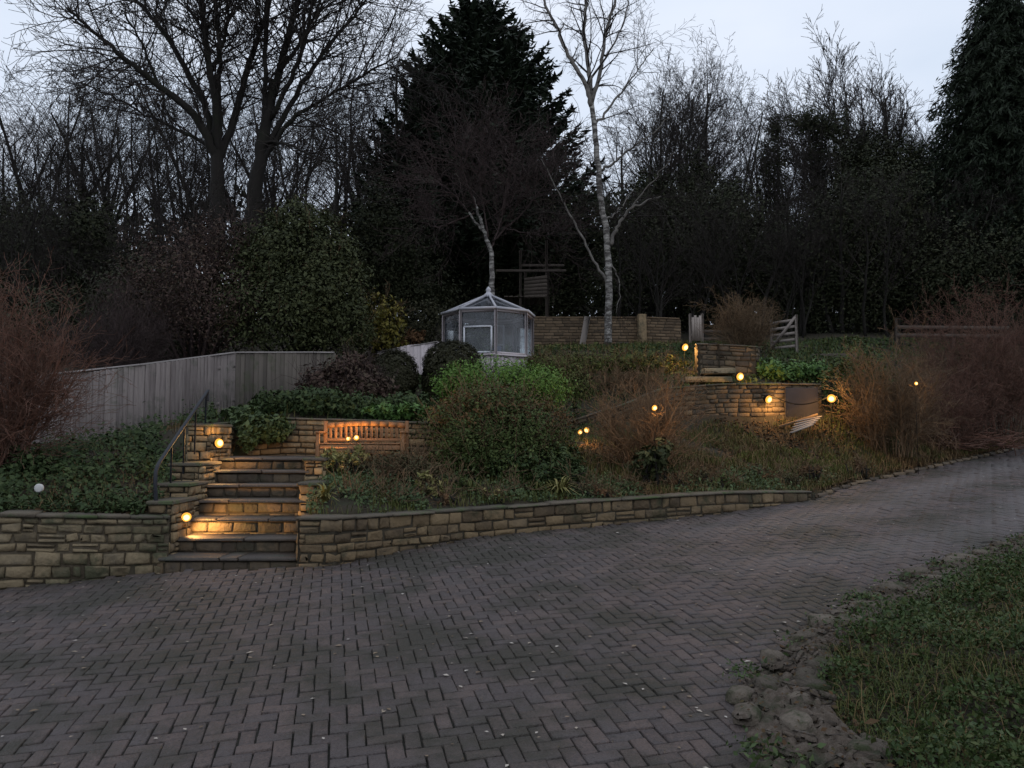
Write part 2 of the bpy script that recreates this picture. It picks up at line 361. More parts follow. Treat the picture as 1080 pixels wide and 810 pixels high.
L_verge = leafmat('verge_leaf', (0.0214, 0.0428, 0.0166), (0.0404, 0.0760, 0.0285), (0.0737, 0.0927, 0.0428), rough=.55, scale=2.5)

# ------------------------------------------------------------------ terrain
def rel(px, py, Y): return at(px, py, Y)
DP = np.array([rel(165, 604, 8.75), rel(0, 620, 8.05), rel(315, 598, 8.62), rel(600, 557, 10.5), rel(740, 541, 11.5), rel(855, 528, 12.4), rel(1080, 476, 18.5), (0, 3.5, .03), (2.6, 6.6, .33)])
_A = np.c_[np.ones(len(DP)), DP[:, 0], DP[:, 1]]
PC, *_ = np.linalg.lstsq(_A, DP[:, 2], rcond=None)
def drive(X, Y):
    X = np.asarray(X, float); Y = np.asarray(Y, float)
    return PC[0] + PC[1] * X + PC[2] * np.maximum(Y, 1.5)
def drive_hit(px, py):
    d = ray(px, py); t = (PC[0] - EYE) / (d[2] - PC[1] * d[0] - PC[2] * d[1])
    return np.array((d[0] * t, d[1] * t, EYE + d[2] * t))

EDGE_PX = [(0, 620), (165, 604), (315, 598), (400, 585), (500, 566), (600, 556), (700, 547), (767, 541), (855, 527)]
EDGE = [drive_hit(*p) for p in EDGE_PX]
e0 = EDGE[0] + (EDGE[0] - EDGE[1]) * 3.5
EDGE2 = [drive_hit(900, 512), drive_hit(980, 494), drive_hit(1080, 472)]
e9 = EDGE2[-1] + (EDGE2[-1] - EDGE2[-2]) * 3.0
UP = np.array([e0] + EDGE + EDGE2 + [e9])[:, :2]            # front line of the garden walls and bank
VPX = [(815, 870), (793, 810), (777, 750), (781, 715), (822, 688), (886, 645), (940, 620), (990, 596), (1080, 570), (1250, 540)]
WPX = [(1010, 870), (940, 810), (900, 775), (872, 745), (868, 705), (905, 672), (958, 648), (1005, 618), (1085, 584), (1250, 551)]
VG = np.array([drive_hit(*p)[:2] for p in VPX]); VV = np.array([drive_hit(*p)[:2] for p in WPX])
VG = np.vstack([VG[0] + (VG[0] - VG[1]) * 3, VG, VG[-1] + (VG[-1] - VG[-2]) * 2.5]); VV = np.vstack([VV[0] + (VV[0] - VV[1]) * 3, VV, VV[-1] + (VV[-1] - VV[-2]) * 2.5])
def side(line, X, Y):
    """signed distance to a polyline, positive on its left"""
    X = np.asarray(X, float); Y = np.asarray(Y, float)
    best = np.full(X.shape, 1e9); sg = np.zeros(X.shape)
    for a, b in zip(line[:-1], line[1:]):
        d = b - a; L2 = d @ d
        t = np.clip(((X - a[0]) * d[0] + (Y - a[1]) * d[1]) / L2, 0, 1)
        qx, qy = a[0] + d[0] * t, a[1] + d[1] * t
        dist = np.hypot(X - qx, Y - qy); cr_ = d[0] * (Y - a[1]) - d[1] * (X - a[0])
        m = dist < best - 1e-9
        best = np.where(m, dist, best); sg = np.where(m, np.sign(cr_), sg)
    return best * sg

CTRL = [  # pixel, pixel, depth: the garden surface
 (0, 543, 8.3), (100, 545, 8.7), (160, 540, 9.1), (-200, 560, 7.6), (-400, 560, 6.5), (60, 500, 10.6), (130, 490, 10.8), (0, 492, 11.3),
 (120, 467, 13.5), (183, 455, 14.2), (227, 442, 15.7), (40, 476, 12.8), (-80, 485, 12.2), (250, 436, 16.0), (200, 470, 12.2), (215, 447, 12.4),
 (240, 440, 13.3), (300, 436, 13.2), (380, 440, 13.2), (445, 440, 13.4), (240, 500, 12.3), (300, 500, 12.3), (380, 502, 12.2), (445, 502, 12.2),
 (330, 545, 9.0), (400, 542, 9.5), (500, 536, 10.25), (600, 530, 10.9), (700, 523, 11.6), (767, 519, 12.1), (850, 517, 12.7),
 (345, 512, 10.2), (420, 512, 10.8), (340, 497, 11.0), (420, 503, 11.5),
 (520, 512, 11.2), (600, 508, 11.8), (690, 503, 12.6), (770, 498, 13.2), (520, 480, 13.0), (600, 470, 14.2), (680, 462, 15.2),
 (800, 480, 14.7), (800, 456, 16.4), (860, 453, 16.4), (720, 456, 16.2), (640, 459, 16.0), (590, 461, 15.8),
 (590, 430, 17.2), (640, 424, 17.3), (720, 410, 17.4), (800, 404, 17.5), (860, 405, 17.6),
 (300, 410, 17.5), (380, 415, 17), (430, 420, 17), (475, 420, 17.2), (530, 415, 17.5), (510, 394, 20.0), (580, 390, 20.5), (420, 378, 20.5),
 (640, 366, 24), (600, 366, 26), (716, 367, 26), (560, 366, 26), (770, 390, 20.5), (830, 378, 21), (823, 367, 24), (735, 362, 24), (700, 372, 22.5),
 (900, 480, 15), (940, 470, 16), (990, 476, 16.3), (1080, 455, 19.5), (900, 440, 17.6), (960, 420, 19), (1080, 400, 22), (950, 362, 24.5), (1080, 365, 26), (1200, 360, 26), (1300, 420, 22),
 (870, 505, 13.4), (960, 490, 15.4), (1060, 472, 18.2)]
CP = [rel(*c) for c in CTRL]
CP += [np.array(p, float) for p in [(-20, 30, 6.4), (-8, 28, 6.0), (0, 30, 5.8), (8, 30, 5.9), (20, 30, 6.2), (-30, 20, 3.4), (-12, 20, 3.6), (-30, 10, 1.2), (-14, 12, 1.6),
       (30, 24, 4.6), (40, 30, 6.5), (-40, 45, 9), (0, 45, 8.3), (40, 45, 8.6), (-80, 80, 10), (0, 80, 9.3), (80, 80, 10), (-160, 180, 10), (0, 180, 10), (160, 180, 10), (120, 40, 8), (-120, 40, 8), (-60, 10, 2.5)]]
CP = np.array(CP)
_K = np.hypot(CP[:, None, 0] - CP[None, :, 0], CP[:, None, 1] - CP[None, :, 1])
_n = len(CP); _B = np.zeros((_n + 3, _n + 3)); _B[:_n, :_n] = _K - np.eye(_n) * 0.05; _B[:_n, _n] = 1; _B[:_n, _n + 1:] = CP[:, :2]; _B[_n:, :_n] = _B[:_n, _n:].T
_W = np.linalg.solve(_B, np.r_[CP[:, 2], 0, 0, 0])
def garden(X, Y):
    X = np.asarray(X, float); Y = np.asarray(Y, float); sh = X.shape; x = X.ravel(); y = Y.ravel()
    r = np.empty(len(x))
    for i in range(0, len(x), 4000):
        xs, ys = x[i:i + 4000], y[i:i + 4000]
        r[i:i + 4000] = np.hypot(xs[:, None] - CP[:, 0], ys[:, None] - CP[:, 1]) @ _W[:_n] + _W[_n] + _W[_n + 1] * xs + _W[_n + 2] * ys
    return r.reshape(sh)
# steps: pixel left, right, top edge of each tread front
STEPS = [(164.7, 316.5, 587.6, 8.80), (179, 316, 567, 9.18), (197, 318, 546.5, 9.55), (200, 322, 527, 9.92), (208, 322, 510.5, 10.28), (214, 323, 496, 10.64), (220.5, 324, 482.7, 11.0)]
ST = [(at(a, y, Y), at(b, y, Y)) for a, b, y, Y in STEPS]
LZ = ST[-1][0][2]
PATIO = at(400, 490, 12.0)[2]
WALLY = 12.62
LX0, LX1, BX1 = ST[-1][0][0], ST[-1][1][0], at(452, 470, 12.4)[0]
def in_steps(X, Y):
    t = np.clip((Y - ST[0][0][1]) / (ST[-1][0][1] - ST[0][0][1]), 0, 1)
    xl = ST[1][0][0] * (1 - t) + LX0 * t; xr = ST[0][1][0] * (1 - t) + LX1 * t
    return (Y > ST[0][0][1] - .5) & (Y < WALLY) & (X > xl - .05) & (X < xr + .05)
def in_patio(X, Y): return (Y > 11.35) & (Y < WALLY) & (X >= LX1) & (X < BX1)
def ground(X, Y):
    X = np.asarray(X, float); Y = np.asarray(Y, float)
    g = garden(X, Y) + .03 * np.sin(X * 2.1 + Y) * np.sin(Y * 1.7 - X * .6)
    d = drive(X, Y) - .055
    su = side(UP, X, Y); sv = side(VG, X, Y)
    tb = np.where(X > EDGE[8][0] - .3, np.clip((su - .17) / 1.4, 0, 1), 1.0); g = (d + .1) * (1 - tb) + g * tb
    z = np.where(su > .17, g, d)
    vz = drive(X, Y) - .04 + .26 * np.clip(-side(VV, X, Y) / .9, 0, 1) + .05 * np.sin(X * 3 + 1) * np.sin(Y * 2.6)
    z = np.where(sv < -.1, vz, z)
    z = np.where(in_steps(X, Y), np.where(Y > 11.1, LZ - .12, drive(X, Y) - .2), z)
    z = np.where(in_patio(X, Y), PATIO - .08, z)
    return z
def gz(x, y): return float(ground(np.array([x]), np.array([y]))[0])
def nonuni(lo, hi, step, far):
    c = list(np.arange(lo, hi + 1e-6, step)); s_ = step; v = hi
    while v < far: s_ *= 1.22; v += s_; c.append(v)
    s_ = step; v = lo; pre = []
    while v > -far * (1 if lo < 0 else .15): s_ *= 1.22; v -= s_; pre.append(v)
    return np.array(pre[::-1] + c)
gx = nonuni(-9, 11, .2, 170); gy = nonuni(2.6, 28, .2, 190)
GX, GY = np.meshgrid(gx, gy); GZ = ground(GX, GY)
mb = MB(); nx, ny = len(gx), len(gy)
ii = (np.arange(ny - 1)[:, None] * nx + np.arange(nx - 1)[None]).reshape(-1, 1)
mb.add(np.stack((GX, GY, GZ), 2).reshape(-1, 3), ii + np.array([[0, 1, nx + 1, nx]]))
tag(obj('ground', mb, M_soil, smooth=True), 'dark earth of the garden slope and wood floor', 'ground', kind='structure')

# driveway: herringbone blocks, each with its own chamfer, tilt and height
R0 = np.random.default_rng(3)
ang = math.radians(13); ca, sa = math.cos(ang), math.sin(ang)
def pavers():
    u = .1; I, J = np.meshgrid(np.arange(-190, 330), np.arange(-120, 320)); I = I.ravel(); J = J.ravel(); m = (I - J) % 4
    cx, cy_, hx, hy = [], [], [], []
    k = m == 0; cx.append((I[k] + 1) * u); cy_.append((J[k] + .5) * u); hx.append(np.full(k.sum(), u)); hy.append(np.full(k.sum(), u / 2))
    k = m == 3; cx.append((I[k] + .5) * u); cy_.append((J[k] + 1) * u); hx.append(np.full(k.sum(), u / 2)); hy.append(np.full(k.sum(), u))
    cx, cy_, hx, hy = map(np.concatenate, (cx, cy_, hx, hy))
    X = cx * ca - cy_ * sa; Y = cx * sa + cy_ * ca + 4
    su = side(UP, X, Y); sv = side(VG, X, Y)
    k = (su < -.02) & (sv > -.12) & (Y > 2.2) & (Y < 30) & (X > -11) & (X < 24) & (np.abs(X) < Y * .9 + 2)
    k &= ~((sv < .25) & (R0.random(len(X)) < .04))
    X, Y, hx, hy = X[k], Y[k], hx[k], hy[k]; n = len(X)
    wx_ = np.clip((X - 1.5) / 3, 0, 1); dk = -side(UP, X, Y); wear = wx_ * (np.exp(-((dk - 1.05) / .42) ** 2) + np.exp(-((dk - 2.75) / .42) ** 2)) * (.75 + .25 * np.sin(X * .9))
    g = (.003 + R0.random(n) ** 2 * .006) * (1 - .75 * np.clip(wear, 0, 1)); b = .006 - .0045 * np.clip(wear, 0, 1)
    th = R0.normal(0, .022, n)
    tx = R0.normal(0, .014, n); ty = R0.normal(0, .014, n); dz = R0.normal(0, .003, n) + .012 * np.sin(X * 1.3) * np.sin(Y * .9 + 1)
    rings = []
    for (ins, z) in ((0, -.04), (0, -.004), (1, 0)):
        for (sx, sy) in ((-1, -1), (1, -1), (1, 1), (-1, 1)):
            lx = sx * (hx - g - b * ins); ly = sy * (hy - g - b * ins)
            lx, ly = lx - th * ly, ly + th * lx
            wx = X + lx * ca - ly * sa; wy = Y + lx * sa + ly * ca
            rings.append(np.stack((wx, wy, drive(wx, wy) + z + dz + lx * tx + ly * ty), 1))
    V = np.stack(rings, 1).reshape(-1, 3)
    fs = [(8, 9, 10, 11)]
    for r in (0, 4):
        for j in range(4): fs.append((r + j, r + (j + 1) % 4, r + 4 + (j + 1) % 4, r + 4 + j))
    mb = MB(); mb.add(V, (np.arange(n)[:, None, None] * 12 + np.array(fs)[None]).reshape(-1, 4))
    return mb, np.repeat(wear, 12)
_pm, _wr = pavers(); _dv = obj('driveway', _pm, M_paver); _at = _dv.data.attributes.new('wear', 'FLOAT', 'POINT'); _at.data.foreach_set('value', _wr.astype(np.float32))
_t = M_paver.node_tree; _b = _t.nodes['Principled BSDF']; _src = _b.inputs['Base Color'].links[0].from_socket
_an = _t.nodes.new('ShaderNodeAttribute'); _an.attribute_name = 'wear'; _mm = _t.nodes.new('ShaderNodeMix'); _mm.data_type = 'RGBA'; _mm.inputs['B'].default_value = (.135, .122, .120, 1)
_mu = _t.nodes.new('ShaderNodeMath'); _mu.operation = 'MULTIPLY'; _mu.inputs[1].default_value = .85; _mu.use_clamp = True
_t.links.new(_an.outputs['Fac'], _mu.inputs[0]); _t.links.new(_mu.outputs[0], _mm.inputs[0]); _t.links.new(_src, _mm.inputs['A']); _t.links.new(_mm.outputs['Result'], _b.inputs['Base Color'])
tag(_dv, 'grey herringbone block driveway rising to the right', 'driveway', kind='structure')
mb = MB(); xs = np.linspace(-11, 24, 60); ys = np.linspace(2.2, 30, 60); AX, AY = np.meshgrid(xs, ys)
ii = (np.arange(59)[:, None] * 60 + np.arange(59)[None]).reshape(-1, 1)
inside = ((side(UP, AX, AY) < .1) & (side(VG, AX, AY) > -.3)).ravel()
q = ii + np.array([[0, 1, 61, 60]]); q = q[inside[q].all(1)]
mb.add(np.stack((AX, AY, drive(AX, AY) - .016 + .012 * np.sin(AX * 1.3) * np.sin(AY * .9 + 1)), 2).reshape(-1, 3), q)
tag(obj('driveway_bedding', mb, M_joint), 'dark sandy joints under the driveway blocks', 'driveway', kind='structure')

# ------------------------------------------------------------------ dry-stone style walls
def resample(path, step=.05):
    path = np.asarray(path, float); seg = np.linalg.norm(np.diff(path[:, :2], axis=0), axis=1); s = np.r_[0, np.cumsum(seg)]
    m = max(2, int(s[-1] / step)); q = np.linspace(0, s[-1], m)
    return q, np.stack([np.interp(q, s, path[:, k]) for k in range(path.shape[1])], 1)
def stone_wall(path, rng, thick=.35, course=(.10, .17), length=(.18, .42), rough=.012, coping=None, cop_h=.05, cop_len=(.35, .7), lum=0.0, joint=.009, relief=.03):
    """path rows: X, Y, ztop, zbase (front line, front on the right-hand side when walking the path)
    returns stones, core, coping collectors"""
    q, P = resample(path); T = np.gradient(P[:, :2], axis=0); T /= np.linalg.norm(T, axis=1)[:, None]
    Nn = np.stack((T[:, 1], -T[:, 0]), 1)                     # outward
    Ltot = q[-1]
    def fr(s, out, v):
        s = np.clip(s, 0, Ltot); i = [np.interp(s, q, P[:, k]) for k in range(4)]; n = [np.interp(s, q, Nn[:, k]) for k in range(2)]
        return np.array((i[0] + n[0] * out, i[1] + n[1] * out, i[2] - v))
    st, core, cp = MB(), MB(), MB()
    depth = float((P[:, 2] - P[:, 3]).max()) + .1
    c0 = cop_h if coping else .0
    v = c0
    while v < depth:
        h = rng.uniform(*course); s = -rng.uniform(0, length[0])
        while s < Ltot:
            L = rng.uniform(*length); a, b = max(s, 0), min(s + L, Ltot)
            s += L
            if b - a < .05: continue
            mid = (a + b) / 2; base = np.interp(mid, q, P[:, 3]); top = np.interp(mid, q, P[:, 2])
            if top - v < base - .12: continue
            parts = [(v, v + h)]
            if h > course[0] * 1.25 and rng.random() < .22: parts = [(v, v + h * .5), (v + h * .5, v + h)]
            for (v0, v1) in parts:
                j = lambda k=1.0: rng.normal(0, rough * k * min(1.0, (v1 - v0) / .1)) if True else 0
                o = relief * rng.uniform(.45, 1.2)
                cs = [(a + joint + j(), v1 - joint + j(.7)), (b - joint + j(), v1 - joint + j(.7)), (b - joint + j(), v0 + joint + j(.7)), (a + joint + j(), v0 + joint + j(.7))]
                cs = [(min(max(x, a + .003), b - .003), y) for x, y in cs]
                ins = min(.012 + rng.uniform(0, .012), .28 * (v1 - v0 - 2 * joint), .28 * (b - a - 2 * joint)); jk = min(1.0, (v1 - v0) / .09)
                cxm, cym = (a + b) / 2, (v0 + v1) / 2
                V = [fr(x, -.05, y) for x, y in cs] + [fr(x, o * .55, y) for x, y in cs]
                V += [fr(x + (ins if x < cxm else -ins), o + j(.5), y + (ins if y < cym else -ins)) for x, y in cs]
                V += [fr(cxm + j(4), o * 1.0 + j(.9), cym + j(2))]
                Q = [(r + k, r + (k + 1) % 4, r + 4 + (k + 1) % 4, r + 4 + k) for r in (0, 4) for k in range(4)]
                Tt = [(8 + k, 8 + (k + 1) % 4, 12) for k in range(4)]
                st.add(V, [np.array(Q), np.array(Tt)])
        v += h
    # core
    m = len(q); rows = []
    for s in q:
        base = np.interp(s, q, P[:, 3]); top = np.interp(s, q, P[:, 2]); dd = top - base + .25
        rows.append([fr(s, .004, c0 + .006), fr(s, .004, dd), fr(s, -thick, dd), fr(s, -thick, c0 + .006)])
    V = np.array(rows).reshape(-1, 3); i = np.arange(m - 1)[:, None] * 4; Q = []
    for k in range(4): Q.append(i + np.array([[k, (k + 1) % 4, 4 + (k + 1) % 4, 4 + k]]))
    core.add(V, [np.concatenate(Q), np.array([(0, 1, 2, 3)]), np.array([tuple((m - 1) * 4 + k for k in (3, 2, 1, 0))])])
    if coping:
        s = 0
        while s < Ltot - .02:
            L = rng.uniform(*cop_len); a, b = s, min(s + L, Ltot); s = b + .006
            if b - a < .04: continue
            nn = max(2, int((b - a) / .12) + 1); V = []; oo = .035 + rng.uniform(-.008, .02); hh = rng.normal(0, .004)
            for t in np.linspace(a, b, nn):
                w = rng.normal(0, .004)
                V += [fr(t, oo + w, cop_h), fr(t, oo + .004 + w, .012 + hh), fr(t, oo - .012 + w, hh), fr(t, -thick * .9, hh + rng.normal(0, .003)), fr(t, -thick * .9, cop_h)]
            ir = np.arange(nn - 1)[:, None] * 5; Q = [ir + np.array([[k, (k + 1) % 5, 5 + (k + 1) % 5, 5 + k]]) for k in range(5)]
            cp.add(V, [np.concatenate(Q), np.array([(4, 3, 2, 1, 0)]), np.array([tuple((nn - 1) * 5 + k for k in range(5))])])
    return st, core, cp
def wall_thing(name, label, path, rng, mat_, group=None, cat='wall', mortar=None, **kw):
    st, core, cp = stone_wall(path, rng, **kw)
    root = thing(name, label, cat, (path[0][0], path[0][1], path[0][3]), group)
    obj('stonework', st, mat_, root); obj('mortar_core', core, mortar or M_mortar, root)
    if kw.get('coping'): obj('coping', cp, M_coping, root)
    return root
RW = np.random.default_rng(11)
def zpx(py, p): return at(540, py, p[1])[2]
# left rubble wall
lw = [(e0[0], e0[1], zpx(540, EDGE[0]) - .5, drive(e0[0], e0[1]))]
lw += [(EDGE[0][0], EDGE[0][1], zpx(541, EDGE[0]), EDGE[0][2])]
p = drive_hit(80, 612); lw += [(p[0], p[1], zpx(543, p), p[2])]
p = EDGE[1]; pe = at(179, 544, 8.86); lw += [(pe[0], pe[1], pe[2], drive(pe[0], pe[1]))]
wall_thing('rubble_wall', 'mossy rubble stone retaining wall left of the garden steps', lw, RW, M_stone_mossy, mortar=M_mortar_pale, thick=.4, course=(.06, .16), length=(.10, .32), rough=.011, relief=.04, coping=True, cop_h=.035, cop_len=(.2, .5))
# right low wall
tops = {2: 545.5, 3: 542.5, 4: 536, 5: 529, 6: 522.5, 7: 518.5, 8: 516.5}
rw = []
for i in range(2, 9):
    p = EDGE[i]; rw.append((p[0], p[1], zpx(tops[i], p), p[2]))
rw.insert(1, (rw[0][0] + .4, rw[0][1] + .03, rw[0][2] - .002, drive(rw[0][0] + .4, rw[0][1])))
rw[-1] = (rw[-1][0], rw[-1][1], rw[-1][3] + .14, rw[-1][3])
wall_thing('low_stone_wall', 'low curving stone wall along the driveway edge, right of the steps', rw, RW, M_lowwall, thick=.32, course=(.095, .15), length=(.13, .34), rough=.010, coping=True, cop_h=.03)
_s, _c, _k = stone_wall([(rw[0][0] - .012, rw[0][1] + .8, rw[0][2] - .004, rw[0][3]), (rw[0][0] - .012, rw[0][1] + .005, rw[0][2], rw[0][3])], RW, thick=.02, course=(.13, .19), length=(.2, .42), rough=.009, coping=True, cop_h=.03)
_lw = [o for o in COL.objects if o.name.startswith('low_stone_wall')][0]
obj('return_stonework', _s, M_lowwall, _lw); obj('return_core', _c, M_mortar, _lw); obj('return_coping', _k, M_coping, _lw)
# kerb stones where the wall ends
kb = MB(); ln = np.array([EDGE[8], *EDGE2]); qk, PK = resample(ln, .02); s = 0.2
while s < qk[-1]:
    L = RW.uniform(.3, .6); c = [np.interp(s + L / 2, qk, PK[:, k]) for k in range(3)]; d = [np.interp(s + L, qk, PK[:, k]) - np.interp(s, qk, PK[:, k]) for k in (0, 1)]
    kb.box((c[0] + RW.normal(0, .02), c[1] + .05, c[2] + .01), (L - .02, .07, .08), rot=math.atan2(d[1], d[0]) + RW.normal(0, .03), bev=.02); s += L
tag(obj('kerb_edging', kb, M_stone_dark, loc=EDGE[8]), 'weathered stone kerb running up the drive past the low wall', 'kerb')

# steps
root = thing('stone_steps', 'flight of seven stone garden steps with dark slab treads', 'steps', (ST[0][0] + ST[0][1]) / 2 - np.array((0, 0, .2)))
for i, (a, b) in enumerate(ST):
    zt = a[2]; zb = drive(a[0], a[1]) - .05 if i == 0 else ST[i - 1][0][2]
    yb = (ST[i + 1][0][1] + .06) if i < 6 else a[1] + .40
    xl, xr = a[0] - (.0 if i == 0 else .06), b[0] + (.0 if i == 0 else .06)
    t = MB(); m = max(2, int(RW.integers(2, 4))); cuts = np.linspace(xl, xr, m + 1); cuts[1:-1] += RW.normal(0, .12, m - 1)
    for c0_, c1_ in zip(cuts[:-1], cuts[1:]):
        t.box(((c0_ + c1_) / 2, (a[1] - .035 + yb) / 2, zt - .022 + RW.normal(0, .002)), (c1_ - c0_ - .006, yb - a[1] + .035, .044), rot=RW.normal(0, .003), bev=.011)
    obj('tread', t, M_tread, root)
    if i == 6: lab = None
    yy = a[1] + .012
    st, core, _ = stone_wall([(xl, yy, zt - .046, zb), (xr, yy, zt - .046, zb)], RW, thick=.2, course=(.125, .13) if i else (.16, .17), length=(.16, .34), rough=.006, relief=.022)
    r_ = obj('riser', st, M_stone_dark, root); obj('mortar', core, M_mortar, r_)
# landing paving
lp = MB()
for ix in range(4):
    for iy in range(3):
        x0 = LX0 - .1 + ix * (LX1 - LX0 + .2) / 4; y0 = ST[6][0][1] + .40 + iy * (WALLY - ST[6][0][1] - .4) / 3
        lp.box((x0 + .19, y0 + .2, LZ - .03), ((LX1 - LX0 + .2) / 4 - .008, (WALLY - ST[6][0][1] - .4) / 3 - .008, .05), bev=.008)
tag(obj('landing_paving', lp, M_tread, loc=(LX0, 11.4, LZ)), 'paved landing at the head of the steps', 'paving', kind='structure')
pp = MB()
for ix in range(4):
    for iy in range(3):
        w = (BX1 - LX1 - .1) / 4; pp.box((LX1 + .1 + (ix + .5) * w, 11.4 + (iy + .5) * .4, PATIO - .03), (w - .008, .392, .05), bev=.008)
tag(obj('bench_paving', pp, M_tread, loc=(LX1, 11.4, PATIO)), 'paved strip under the teak bench', 'paving', kind='structure')
# cheek wall left of the steps: stepped blocks
def pier(name, label, px0, px1, ytop, ybase_z, Y0, Y1, mat_=M_stone, coping=True, group=None):
    a, b = at(px0, ytop, Y0), at(px1, ytop, Y0); zt = a[2]
    path = [(a[0], Y1, zt, ybase_z), (a[0], Y0, zt, ybase_z), (b[0], Y0, zt, ybase_z), (b[0], Y1, zt, ybase_z)]
    st, core, cp = MB(), MB(), MB()
    for k in range(3):
        s1, _, _ = stone_wall([path[k], path[k + 1]], RW, thick=.05, course=(.08, .15), length=(.12, .3), rough=.008)
        st.v += s1.v; st.f += [f + st.n for f in s1.f]; st.n += s1.n
    core.box(((a[0] + b[0]) / 2, (Y0 + Y1) / 2 + .003, (zt + ybase_z) / 2 - .1), (b[0] - a[0] - .006, Y1 - Y0 - .006, zt - ybase_z + .16), bev=.004)
    root = thing(name, label, 'wall', (a[0], Y0, ybase_z), group); obj('stonework', st, mat_, root); obj('mortar_core', core, M_mortar, root)
    if coping:
        cp.box(((a[0] + b[0]) / 2, (Y0 + Y1) / 2 - .01, zt + .005), (b[0] - a[0] + .07, Y1 - Y0 + .06, .05), rot=RW.normal(0, .01), bev=.012); obj('coping', cp, M_coping, root)
    return root
GRP = 'stepped stone blocks beside the steps'
pier('cheek_block', 'lowest stone block beside the steps, behind the lower glowing light', 158, 181, 531, drive(-4, 8.9) - .1, 9.0, 9.65, group=GRP)
pier('cheek_block', 'second stone block up the left side of the steps', 168, 199, 512, drive(-4, 8.9), 9.62, 10.15, group=GRP)
pier('cheek_block', 'third stone block up the left side of the steps', 181, 210, 490.5, drive(-4, 8.9), 10.12, 10.8, group=GRP)
pier('cheek_block', 'tallest stone block at the head of the steps, below the handrail top', 198, 223, 449, drive(-4, 8.9), 10.78, 11.5, group=GRP)
pier('step_pier', 'stone pier standing at the right of the top step', 322, 341, 485, drive(-2.5, 9) - .1, 10.62, 11.3, group='stone piers right of the steps')
pier('step_pier', 'lower stone pier on the right of the middle steps', 317, 336, 511, drive(-2.5, 9) - .1, 9.9, 10.6, group='stone piers right of the steps')

# terrace wall behind bench
a, b, c = at(222, 447, WALLY - .5), at(226, 447, WALLY), at(455, 443, WALLY)
wall_thing('terrace_wall', 'buff stone terrace wall behind the teak bench', [(at(226, 447, WALLY)[0], WALLY, at(226, 446, WALLY)[2], PATIO - .3), (at(300, 440, WALLY)[0], WALLY + .02, at(300, 440, WALLY)[2], PATIO - .2), (at(400, 443, WALLY)[0], WALLY + .05, at(400, 443, WALLY)[2], PATIO - .1), (at(470, 446, WALLY)[0], WALLY + .1, at(470, 446, WALLY)[2], PATIO - .1)],
           RW, M_stone, thick=.35, course=(.08, .12), length=(.14, .34), rough=.007, coping=True, cop_h=.035)
wall_thing('return_wall', 'short stone return wall left of the upper step light', [(at(220, 449, 11.52)[0], 11.54, at(222, 449, 11.5)[2], LZ - .1), (at(220, 449, 11.52)[0], 12.7, at(222, 449, 11.5)[2], LZ - .1)], RW, M_stone, thick=.3, course=(.08, .13), length=(.14, .3), coping=True, cop_h=.03)

# drain pipe mouth under the bottom step
d = MB(); c = at(242, 605.5, ST[0][0][1] - .03); rr = np.array([(.034, -.0), (.034, .12), (.026, .12), (.026, .0), (.034, 0)])
th = np.arange(14) * 2 * math.pi / 14; V = []
for r, yy in rr: V.append(np.stack((c[0] + r * np.cos(th), np.full(14, c[1] + yy), c[2] + r * np.sin(th)), 1))
i = np.arange(4)[:, None] * 14; j = np.arange(14)[None]; d.add(np.concatenate(V), np.stack((i + j, i + (j + 1) % 14, i + 14 + (j + 1) % 14, i + 14 + j), 2).reshape(-1, 4))
tag(obj('drain_pipe', d, M_clay, loc=c), 'small round drain pipe mouth under the bottom step', 'pipe')

# handrail
base = at(172, 520, 9.6); root = thing('handrail', 'black iron handrail climbing beside the garden steps', 'handrail', at(164, 530, 9.05))
rp = [at(164.5, 531, 9.05), at(164, 510, 9.05), at(164, 499, 9.07), at(166, 491, 9.14), at(171, 483, 9.3), at(183, 465, 9.7), at(200, 440, 10.35), at(213, 421, 10.95), at(219.5, 411.5, 11.3)]
t = np.linspace(0, 1, len(rp)); tt = np.linspace(0, 1, 40); rp = np.array(rp); rps = np.stack([np.interp(tt, t, rp[:, k]) for k in range(3)], 1)
for _ in range(3): rps[1:-1] = (rps[:-2] + 2 * rps[1:-1] + rps[2:]) / 4
m = MB()
for p, q in zip(rps[:-1], rps[1:]): pass
tg = np.gradient(rps, axis=0); tg /= np.linalg.norm(tg, axis=1)[:, None]
sdv = np.cross(tg, (0, 0, 1.)); sdv[:4] = sdv[8]; sdv /= np.linalg.norm(sdv, axis=1)[:, None]; nv = np.cross(sdv, tg)
V = np.stack([rps + sdv * x * .022 + nv * z * .010 for x, z in ((-1, -1), (1, -1), (1, .5), (.6, 1), (-.6, 1), (-1, .5))], 1).reshape(-1, 3)
i = np.arange(39)[:, None] * 6; j = np.arange(6)[None]; m.add(V, [np.stack((i + j, i + (j + 1) % 6, i + 6 + (j + 1) % 6, i + 6 + j), 2).reshape(-1, 4), np.array([[5, 4, 3, 2, 1, 0]]), np.array([[234 + k for k in range(6)]])])
obj('rail', m, M_black, root)
for (x0, y0, x1, y1, Y) in ((179.5, 527, 179, 472, 9.62), (193.5, 490, 193.5, 452, 10.1), (205.5, 470, 205.5, 434, 10.6), (216.5, 449, 219, 413, 11.25)):
    m = MB(); p0 = at(x0, y0, Y); p1 = at(x1, y1, Y); p1 = np.array((p0[0], Y, p1[2])); m.bar(p0 - (0, 0, .12), p1, .02, .02, bev=.003); obj('post', m, M_black, root)
m = MB(); p = at(219, 418, 11.3); m.box(p, (.035, .05, .14), bev=.006); obj('end_plate', m, M_black, root)

